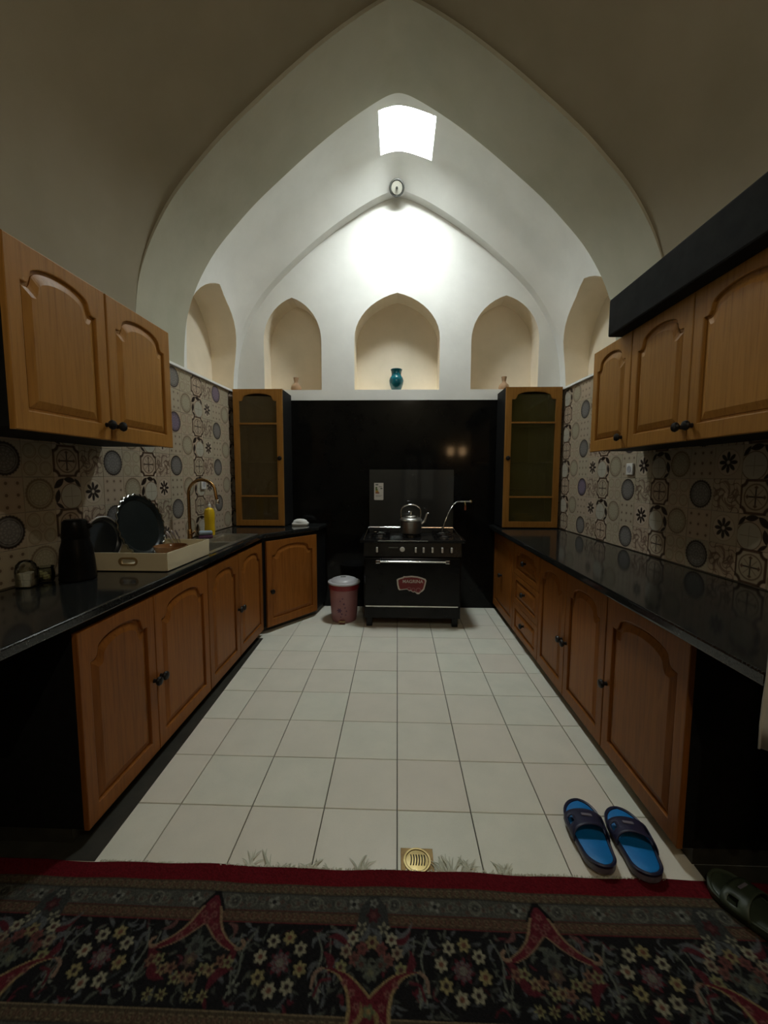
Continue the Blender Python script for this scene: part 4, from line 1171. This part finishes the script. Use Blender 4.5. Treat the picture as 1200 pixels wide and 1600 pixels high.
# ================================================================== SLIPPERS
def slipper(label, heel, toe, mir, foot, strap, sole, group=None, name='slipper', lift=(0.0128, 0.0006)):
    """open-toed sandal: sole, footbed, strap with cut-outs. Local y from heel (0) to toe (L)"""
    hv = Vector(heel); tv = Vector(toe); L = (tv - hv).length
    ang = math.atan2((tv - hv).y, (tv - hv).x) - PI / 2
    t = thing(name, label, 'slipper', (hv.x, hv.y, lift[0]), ang, group)
    t.rotation_euler = (math.atan2(lift[1] - lift[0], L), 0, ang)
    def hw_(q, side):
        base = 0.056 + 0.018 * ease(min(1, q / 0.7))
        e0 = math.sqrt(max(0, 1 - (1 - min(q / 0.16, 1)) ** 2)); e1 = math.sqrt(max(0, 1 - max(0, (q - 0.74) / 0.26) ** 2))
        w_ = base * e0 * e1
        return w_ + side * mir * (0.010 * math.sin(PI * q) * -1 if q < 0.6 else -0.010 * math.sin(PI * q)) * 0.6
    def outline(ins, n=26):
        l = []; r = []
        for i in range(n + 1):
            q = i / n; q = 0.5 - 0.5 * math.cos(PI * q)
            yy = ins + q * (L - 2 * ins)
            l.append((-max(hw_(q, -1) - ins, 0.001), yy)); r.append((max(hw_(q, 1) - ins, 0.001), yy))
        return r + list(reversed(l))
    def zt(y): q = y / L; return 0.030 + 0.012 * max(0, 1 - q * 2) + 0.010 * max(0, (q - 0.75) * 4) ** 2
    def solid(levels, mat, nm, par):
        v = []; f = []; n = len(levels[0][0])
        for P, zf in levels: v += [(x, y, zf(y)) for x, y in P]
        for j in range(len(levels) - 1):
            for i in range(n): k = (i + 1) % n; f.append((j * n + i, j * n + k, (j + 1) * n + k, (j + 1) * n + i))
        h = n // 2; o = (len(levels) - 1) * n
        for base_, flip in ((0, True), (o, False)):
            for i in range(h - 1):
                q = (base_ + i, base_ + i + 1, base_ + n - 2 - i, base_ + n - 1 - i)
                f.append(tuple(reversed(q)) if flip else q)
        return MB().add(v, f, 0, True).build(nm, [M[mat]], par)
    O = outline
    solid([(O(0.006), lambda y: 0.0), (O(0.001), lambda y: 0.006), (O(0.0), lambda y: zt(y) - 0.014)], sole, 'outsole', t)
    solid([(O(0.0), lambda y: zt(y) - 0.0138), (O(-0.001), lambda y: zt(y) - 0.004), (O(0.003), lambda y: zt(y)), (O(0.008), lambda y: zt(y) - 0.002), (O(0.009), lambda y: zt(y) - 0.006)], strap, 'rim', t)
    solid([(O(0.0095), lambda y: zt(y) - 0.0058), (O(0.013), lambda y: zt(y) - 0.0035)], foot, 'footbed', t)
    # strap
    nu, nv = 16, 8; v = []; f = []
    for j in range(nv + 1):
        for i in range(nu + 1):
            u = i / nu * 2 - 1; q0 = 0.44 - 0.07 * u * u + 0.03 * u * mir; q1 = 0.735 - 0.05 * u * u
            q = q0 + (q1 - q0) * j / nv
            wv = hw_(q, 1 if u > 0 else -1) + 0.002
            a = u * PI / 2
            z = zt(q * L) - 0.012 + (0.054 - 0.016 * j / nv) * math.cos(a) ** 0.75 if abs(u) < 1 else zt(q * L) - 0.012
            v.append((wv * math.sin(a), q * L, z))
    for j in range(nv):
        for i in range(nu):
            if (i in (2, 3) and 3 <= j <= 5) or (i in (nu - 3, nu - 4) and 2 <= j <= 5) or (i in (7, 8) and j == 4 and False): continue
            a = j * (nu + 1) + i; f.append((a, a + 1, a + nu + 2, a + nu + 1))
    s = MB().add(v, f, 0, True).build('strap', [M[strap]], t)
    md = s.modifiers.new('thick', 'SOLIDIFY'); md.thickness = 0.005; md.offset = 1
    rd = MB().cbox(-0.024, 0.018, L * 0.585, L * 0.625, 0.0, 0.004, 0.0015)
    for i in range(len(rd.v)): x, y, z = rd.v[i]; rd.v[i] = (x, y, z + zt(y) + 0.0385)
    rd.build('emblem', [M['sole']], s)
    return t
slipper('left slipper of the blue pair on the tiles by the rug', (0.776, -0.292), (0.820, 0.052), 1, 'blue', 'navy', 'sole')
slipper('right slipper of the blue pair, nearer the right cabinets', (0.928, -0.318), (0.975, 0.012), -1, 'blue', 'navy', 'sole')
slipper('single dull green slipper in the dark beside the right worktop end', (1.262, -0.515), (1.165, -0.285), 1, 'olive', 'olive', 'olive', lift=(0.0135, 0.0135))

# ================================================================== RUG
RU0, RHW, RY = -0.08, 1.60, -0.292         # axis, half width, front edge
NX = 790
yfine = np.arange(0, 0.66 + 1e-6, 0.0038)
yall = np.concatenate([[0.0], yfine, [1.2, 2.0, 2.75]])
gx = np.linspace(-RHW, RHW, NX + 1)
wav = 0.0035 * np.sin(gx * 7.0) + 0.0025 * np.sin(gx * 19.0 + 1.0)
rs = np.random.RandomState(5)
U, E = np.meshgrid(gx, yall)
ex_ = RHW - np.abs(U)                       # distance from the side edge
swap = ex_ < E
e = np.minimum(E, ex_); a = np.where(swap, E + 0.28, U)
col = np.zeros(U.shape + (3,)); col[:] = (0.010, 0.010, 0.011)
def put(mask, c, k=1.0):
    m = np.clip(mask, 0, 1)[..., None] * k
    col[:] = col * (1 - m) + np.array(c) * m
def soft(d, w_=0.004): return np.clip(0.5 - d / w_, 0, 1)
def band(lo, hi): return ((e >= lo) & (e < hi)).astype(float)
def win(ac, ec, R):
    """rows/columns near a motif centre (front part of the rug, not the turned corners)"""
    c = np.where(np.abs(gx - ac) < R)[0]; r_i = np.where(np.abs(yall - ec) < R)[0]
    if len(c) == 0 or len(r_i) == 0: return None
    return slice(r_i[0], r_i[-1] + 1), slice(c[0], c[-1] + 1)
def stamp(sl, mask, c, k=1.0):
    m = np.clip(mask, 0, 1)[..., None] * k
    col[sl] = col[sl] * (1 - m) + np.array(c) * m
def flowers(ac, ec, R, petals, c1, c2, k=1.0, lobes=0.17):
    sl = win(ac, ec, R * 1.3)
    if sl is None: return
    A_, E_ = U[sl] - ac, e[sl] - ec
    d = np.hypot(A_, E_); th = np.arctan2(E_, A_)
    rr_ = R * ((1 - lobes) + lobes * np.cos(petals * th + ac * 40))
    stamp(sl, soft(d - rr_), c1, k); stamp(sl, soft(d - R * 0.36), c2, k)
def leaf(ac, ec, an, L, wd, c, k=1.0, bend=0.0):
    sl = win(ac, ec, L * 1.1)
    if sl is None: return
    A_, E_ = U[sl] - ac, e[sl] - ec
    x = A_ * math.cos(an) + E_ * math.sin(an); y = E_ * math.cos(an) - A_ * math.sin(an) - bend * x * x / L
    stamp(sl, soft(np.abs(y) - wd * np.clip(1 - (x / L) ** 2, 0, 1), 0.003) * (np.abs(x) < L), c, k)
def vine(pts, wd, c, k=0.9):
    P = bez([(p[0], p[1], 0) for p in pts], 14)
    for p in P:
        sl = win(p.x, p.y, wd * 2 + 0.004)
        if sl is not None: stamp(sl, soft(np.hypot(U[sl] - p.x, e[sl] - p.y) - wd, 0.003), c, k)
RED, CREAM, GOLD = (0.135, 0.001, 0.006), (0.26, 0.25, 0.165), (0.21, 0.145, 0.05)
WINE, SAGE, SLATE, ROSE = (0.085, 0.010, 0.017), (0.075, 0.085, 0.065), (0.085, 0.095, 0.10), (0.16, 0.055, 0.05)
DARK = (0.008, 0.008, 0.009)
rl = random.Random(21)
# scatter of curled leaves over the dark flowered band
for k in range(900):
    leaf(rl.uniform(-RHW, RHW), rl.uniform(0.205, 0.425), rl.uniform(0, PI), rl.uniform(0.010, 0.024), rl.uniform(0.0025, 0.0060), rl.choice([SAGE, SAGE, SLATE, SLATE, WINE, (0.05, 0.055, 0.045)]), 0.85, rl.uniform(-0.9, 0.9))
for m in range(-3, 4):
    c0 = 0.56 * m + 0.28
    for s in (-1, 1):                       # bent sprigs beside the rosettes
        vine([(c0 + s * 0.10, 0.225), (c0 + s * 0.125, 0.28), (c0 + s * 0.118, 0.34), (c0 + s * 0.135, 0.40)], 0.0028, (0.125, 0.14, 0.11))
        vine([(c0 + s * 0.145, 0.235), (c0 + s * 0.150, 0.30), (c0 + s * 0.130, 0.37)], 0.0024, (0.125, 0.14, 0.11))
        flowers(c0 + s * 0.120, 0.375, 0.020, 5, (0.135, 0.15, 0.115), (0.03, 0.03, 0.03), lobes=0.4)
        leaf(c0 + s * 0.155, 0.30, 1.2 * s, 0.034, 0.012, WINE, 0.95, 0.5 * s)
        leaf(c0 + s * 0.170, 0.255, 0.6 * s, 0.030, 0.009, SLATE, 0.9, -0.6 * s)
        leaf(c0 + s * 0.095, 0.245, -0.9 * s, 0.022, 0.007, SLATE, 0.9, 0.7 * s)
    sl = win(c0, 0.31, 0.10)
    if sl: stamp(sl, soft(np.hypot(U[sl] - c0, (e[sl] - 0.31)) - 0.088, 0.01), DARK, 0.75)
    flowers(c0, 0.31, 0.036, 8, WINE, (0.13, 0.125, 0.10), lobes=0.22)
    for q in range(8): flowers(c0 + 0.021 * math.cos(q * PI / 4), 0.31 + 0.021 * math.sin(q * PI / 4), 0.0075, 4, SLATE, ROSE)
    for k in range(8):
        q = 2 * PI * k / 8 + 0.2
        flowers(c0 + 0.066 * math.cos(q), 0.31 + 0.070 * math.sin(q), 0.0215, 6, CREAM if k % 3 else (0.23, 0.20, 0.085), (0.03, 0.02, 0.02) if k % 2 else (0.13, 0.05, 0.03))
# guard borders
def guard(lo, hi, c, motif, per, alt):
    b = band(lo, hi); put(b, c)
    mid = (lo + hi) / 2; h = (hi - lo) / 2
    fa = (a / per) % 1.0 - 0.5
    d = np.hypot(fa * per * 0.9, e - mid)
    put(soft(np.abs(d - h * 0.55) - 0.0022, 0.003) * b, motif, 0.8)
    put(soft(np.abs(np.abs(fa) * per - per * 0.34) + np.abs(e - mid) * 0.35 - 0.004, 0.004) * b, alt, 0.6)
    put(soft(d - h * 0.20, 0.003) * b, motif, 0.7)
for base_e in (0.0, 0.366):
    g0 = 0.066 + base_e
    guard(g0, g0 + 0.036, (0.060, 0.047, 0.028), (0.155, 0.125, 0.065), 0.028, (0.10, 0.03, 0.025))
    guard(g0 + 0.036, g0 + 0.093, (0.062, 0.066, 0.055), (0.12, 0.12, 0.095), 0.078, (0.03, 0.03, 0.028))
    guard(g0 + 0.093, g0 + 0.130, (0.062, 0.043, 0.026), (0.15, 0.105, 0.055), 0.028, (0.10, 0.025, 0.022))
    put(band(g0 - 0.003, g0 + 0.001), (0.20, 0.15, 0.08), 0.8); put(band(g0 + 0.034, g0 + 0.038), (0.03, 0.03, 0.03), 0.8)
    put(band(g0 + 0.091, g0 + 0.095), (0.08, 0.02, 0.02), 0.8); put(band(g0 + 0.128, g0 + 0.134), (0.11, 0.015, 0.018))
for k in range(-11, 11):
    x = k * 0.14 + 0.07
    if k % 2: flowers(x, 0.130, 0.022, 4, (0.17, 0.175, 0.15), (0.02, 0.02, 0.02), lobes=0.30)
    else:
        sl = win(x, 0.13, 0.03)
        if sl: stamp(sl, soft(np.abs(np.hypot(U[sl] - x, e[sl] - 0.13) - 0.021) - 0.0024, 0.003), (0.13, 0.13, 0.105)); flowers(x, 0.13, 0.011, 4, (0.03, 0.03, 0.028), (0.15, 0.15, 0.12))
    for s in (-1, 1):
        for q in range(3): flowers(x + s * (0.028 + 0.013 * q), 0.13 + rl.uniform(-0.016, 0.016), 0.0085, 4, (0.125, 0.125, 0.10) if q % 2 else (0.10, 0.06, 0.045), (0.04, 0.04, 0.035))
# palmettes
for m in range(-3, 4):
    c0 = 0.56 * m; A_ = np.abs(U - c0); near_ = (A_ < 0.2).astype(float)
    if m % 2 == 0:                          # lyre palmette opening upwards, its bouquet reaching into the guard
        tip = soft(A_ - np.interp(e, [0.10, 0.14, 0.20, 0.23], [0.012, 0.045, 0.055, 0.04])) * band(0.10, 0.23)
        put(tip, (0.035, 0.038, 0.036)); flowers(c0, 0.125, 0.016, 5, (0.15, 0.155, 0.13), (0.05, 0.05, 0.045)); flowers(c0, 0.165, 0.026, 6, (0.055, 0.015, 0.018), (0.10, 0.03, 0.03))
        for s in (-1, 1):
            flowers(c0 + s * 0.036, 0.205, 0.022, 5, (0.20, 0.195, 0.13), (0.05, 0.05, 0.04), lobes=0.35)
            leaf(c0 + s * 0.020, 0.225, 1.0 * s, 0.034, 0.009, SLATE, 0.95, 0.4 * s)
            leaf(c0 + s * 0.095, 0.235, -0.45 * s, 0.045, 0.014, WINE, 0.95, -0.5 * s)
            leaf(c0 + s * 0.098, 0.222, -0.45 * s, 0.050, 0.007, SLATE, 0.9, -0.5 * s)
            for (dx, de, cc) in ((0.062, 0.235, CREAM), (0.080, 0.272, (0.20, 0.17, 0.11)), (0.092, 0.315, (0.19, 0.19, 0.08)), (0.030, 0.262, (0.13, 0.04, 0.035)), (0.052, 0.292, (0.13, 0.05, 0.04)), (0.030, 0.305, (0.06, 0.07, 0.055))):
                flowers(c0 + s * dx, de, 0.0205, 6, cc, (0.07, 0.03, 0.025))
        flowers(c0, 0.245, 0.022, 6, (0.19, 0.16, 0.07), (0.07, 0.02, 0.02)); flowers(c0, 0.325, 0.026, 7, (0.075, 0.085, 0.065), (0.12, 0.12, 0.07))
        w1 = np.interp(e, [0.318, 0.325, 0.335, 0.35, 0.375, 0.41, 0.44, 0.52], [0.150, 0.118, 0.096, 0.080, 0.064, 0.056, 0.058, 0.075])
        w0 = np.interp(e, [0.318, 0.330, 0.345, 0.365, 0.382], [0.110, 0.070, 0.045, 0.020, 0.0])
        body = soft(A_ - w1) * (1 - soft(A_ - w0) * (e < 0.382)) * band(0.318, 0.52)
        put(body, (0.105, 0.010, 0.017)); put(soft(np.abs(A_ - w1) - 0.0050) * band(0.318, 0.52), (0.23, 0.17, 0.07)); put(soft(np.abs(A_ - w0) - 0.0050) * band(0.320, 0.384), (0.23, 0.17, 0.07))
        for s in (-1, 1):
            vine([(c0 + s * 0.150, 0.320), (c0 + s * 0.168, 0.335), (c0 + s * 0.172, 0.365)], 0.0045, (0.20, 0.13, 0.09)); vine([(c0 + s * 0.118, 0.345), (c0 + s * 0.148, 0.352), (c0 + s * 0.160, 0.385)], 0.0035, WINE)
            for (dx, de) in ((0.075, 0.352), (0.052, 0.375), (0.036, 0.405), (0.035, 0.44)): flowers(c0 + s * dx, de, 0.0105, 5, (0.18, 0.07, 0.06), (0.08, 0.01, 0.01))
            leaf(c0 + s * 0.022, 0.425, 1.2 * s, 0.030, 0.007, (0.19, 0.14, 0.05), 0.95, 0.5 * s)
        flowers(c0, 0.415, 0.018, 5, (0.09, 0.11, 0.05), GOLD)
    else:                                   # crown palmette hanging from the guard border
        ew = [0.108, 0.135, 0.165, 0.20, 0.225, 0.25, 0.268, 0.28]
        w1 = np.interp(e, ew, [0.0, 0.020, 0.036, 0.050, 0.066, 0.092, 0.120, 0.142])
        w0 = np.interp(e, [0.205, 0.222, 0.245, 0.268, 0.285], [0.0, 0.020, 0.044, 0.078, 0.118])
        put(soft(A_ - (w1 + 0.013)) * band(0.100, 0.165), DARK)
        ins = soft(A_ - w1) * (1 - soft(A_ - w0) * (e > 0.205)) * band(0.115, 0.285)
        put(ins, (0.105, 0.010, 0.018))
        put(soft(np.abs(A_ - w1) - 0.0044) * band(0.150, 0.28), (0.21, 0.145, 0.075)); put(soft(np.abs(A_ - w0) - 0.0040) * band(0.206, 0.285), (0.19, 0.125, 0.07))
        for (dx, de) in ((-0.017, 0.178), (0.017, 0.178), (0.0, 0.148), (-0.036, 0.215), (0.036, 0.215), (-0.066, 0.247), (0.066, 0.247), (0.0, 0.196)):
            flowers(c0 + dx, de, 0.0125, 5, ROSE, (0.09, 0.01, 0.012))
        for s in (-1, 1):
            vine([(c0 + s * 0.128, 0.276), (c0 + s * 0.146, 0.276), (c0 + s * 0.152, 0.262), (c0 + s * 0.142, 0.252)], 0.0042, (0.20, 0.13, 0.08))
            leaf(c0 + s * 0.105, 0.215, 0.9 * s, 0.030, 0.008, (0.12, 0.05, 0.045), 0.9, 0.6 * s); leaf(c0 + s * 0.10, 0.345, -0.8 * s, 0.045, 0.014, WINE, 0.95, 0.5 * s)
        for k in range(-5, 6): flowers(c0 + 0.024 * k, 0.355 - 0.011 * abs(k) + 0.014 * (k % 2), 0.0185, 5, [(0.19, 0.15, 0.07), (0.16, 0.085, 0.05), (0.17, 0.17, 0.075)][k % 3], (0.06, 0.02, 0.02), lobes=0.24)
        for k in (-2, -1, 1, 2): flowers(c0 + 0.040 * k, 0.398, 0.017, 6, (0.19, 0.18, 0.075), (0.05, 0.03, 0.02), lobes=0.3)
        flowers(c0, 0.275, 0.034, 7, (0.060, 0.070, 0.058), (0.03, 0.03, 0.03)); flowers(c0, 0.312, 0.024, 6, (0.075, 0.05, 0.04), (0.13, 0.10, 0.05))
put(band(-1, 0.066), RED)
put((e > 0.60).astype(float), (0.05, 0.008, 0.012))
col = col * 0.88 + col.mean(-1, keepdims=True) * 0.12
col *= 0.70 * (0.72 + 0.56 * rs.rand(*U.shape))[..., None]
zz = np.full(U.shape, 0.009) + rs.rand(*U.shape) * 0.0016 * (E < 0.66) + 0.0015 * np.sin(U * 5 + E * 9)
zz[0, :] = 0.0012
zz[1, :] = 0.0075
Vv = np.stack([U + RU0, RY - E + np.where(E < 0.2, 1 - E / 0.2, 0) * wav[None, :], zz], -1).reshape(-1, 3)
R_, Cn = U.shape
ii = np.arange((R_ - 1) * (Cn - 1)); rr_ = ii // (Cn - 1); cc_ = ii % (Cn - 1)
q0 = rr_ * Cn + cc_
Fq = np.stack([q0, q0 + Cn, q0 + Cn + 1, q0 + 1], -1)
me = bpy.data.meshes.new('rug')
me.vertices.add(len(Vv)); me.vertices.foreach_set('co', Vv.astype(np.float32).ravel())
me.loops.add(Fq.size); me.loops.foreach_set('vertex_index', Fq.astype(np.int32).ravel())
me.polygons.add(len(Fq)); me.polygons.foreach_set('loop_start', np.arange(0, Fq.size, 4, dtype=np.int32))
me.update(calc_edges=True)
at = me.attributes.new('pile_colour', 'FLOAT_COLOR', 'POINT')
at.data.foreach_set('color', np.concatenate([col.reshape(-1, 3), np.ones((len(Vv), 1))], 1).astype(np.float32).ravel())
rm = new_mat('rug_pile', (0.1, 0.05, 0.05), 0.95, spec=0.1); nt = rm.node_tree
an = nt.nodes.new('ShaderNodeAttribute'); an.attribute_name = 'pile_colour'
nt.links.new(an.outputs['Color'], bsdf(rm).inputs['Base Color'])
bump(rm, noise(nt, coords(nt, 'Object'), 420, 2), 0.5, 0.004)
me.materials.append(rm)
rug = bpy.data.objects.new('rug', me); C.objects.link(rug)
tag(rug, 'dark floral Persian rug with a red edge across the foreground floor', 'rug')
# fringe: loose strands lying on the tiles
fg = MB(); rf = random.Random(11)
def strand(x, L, ang, curl, rad=0.0016):
    p = []
    for k in range(6):
        q = k / 5; aa = ang + curl * q
        p.append((x + L * q * math.sin(aa), RY - 0.004 + L * q * math.cos(aa), 0.004 + 0.006 * math.sin(PI * q) * rf.random()))
    fg.tube(p, [rad, rad, rad * 0.9, rad * 0.8, rad * 0.6, rad * 0.3], 5, flat=0.6)
for (xc, n, L, sp) in ((-0.562, 6, 0.075, 0.012), (-0.49, 6, 0.085, 0.010), (-0.44, 4, 0.03, 0.02), (-0.37, 12, 0.028, 0.05), (-0.32, 7, 0.055, 0.012), (-0.29, 6, 0.03, 0.03), (-0.145, 4, 0.07, 0.006), (-0.128, 4, 0.06, 0.006), (0.175, 8, 0.07, 0.012), (0.205, 10, 0.085, 0.015), (0.25, 10, 0.075, 0.016), (0.275, 8, 0.085, 0.010), (0.33, 5, 0.03, 0.02), (0.385, 7, 0.06, 0.014), (0.41, 5, 0.07, 0.008), (0.62, 5, 0.02, 0.03)):
    lean = rf.uniform(-0.7, 0.7)
    for k in range(n): strand(xc + rf.uniform(-sp, sp), L * rf.uniform(0.6, 1.1), lean + rf.uniform(-0.45, 0.45), rf.uniform(-0.5, 0.5), rf.uniform(0.002, 0.0035))
for k in range(700): strand(rf.uniform(-1.15, 1.0), rf.uniform(0.006, 0.018), rf.uniform(-0.9, 0.9), 0.3, 0.0022)
o = fg.build('fringe', [M['fringe']], rug); o['kind'] = 'stuff'

# ================================================================== CLOTH AT THE RIGHT EDGE
t = thing('hanging_towel', 'pale grey towel hanging at the right edge in front of the worktop', 'towel', (0, -0.648, 0))
nx, nz = 30, 10; v = []; f = []
for j in range(nz + 1):
    for i in range(nx + 1):
        x = 0.966 + 0.30 * i / nx; z = 0.765 + 0.715 * j / nz
        fold = 0.014 * math.sin(i * 0.95) * (1 - 0.8 * j / nz) + 0.004 * math.sin(j * 1.3 + i * 0.4)
        v.append((x, fold, z + (0.012 if i == 0 and j == 0 else 0)))
for j in range(nz):
    for i in range(nx): q = j * (nx + 1) + i; f.append((q, q + 1, q + nx + 2, q + nx + 1))
cu = MB().add(v, f, 0, True).build('fabric', [M['cloth']], t)
md = cu.modifiers.new('thick', 'SOLIDIFY'); md.thickness = 0.004
MB().tube([(0.985, 0, 1.488), (1.785, 0, 1.488)], 0.008, 10).build('rail', [M['steel']], t)
MB().lathe([(0.022, 0.0), (0.022, 0.010), (0.012, 0.014)], 16, (1.775, 0, 1.488), 'x').build('bracket', [M['steel']], t)
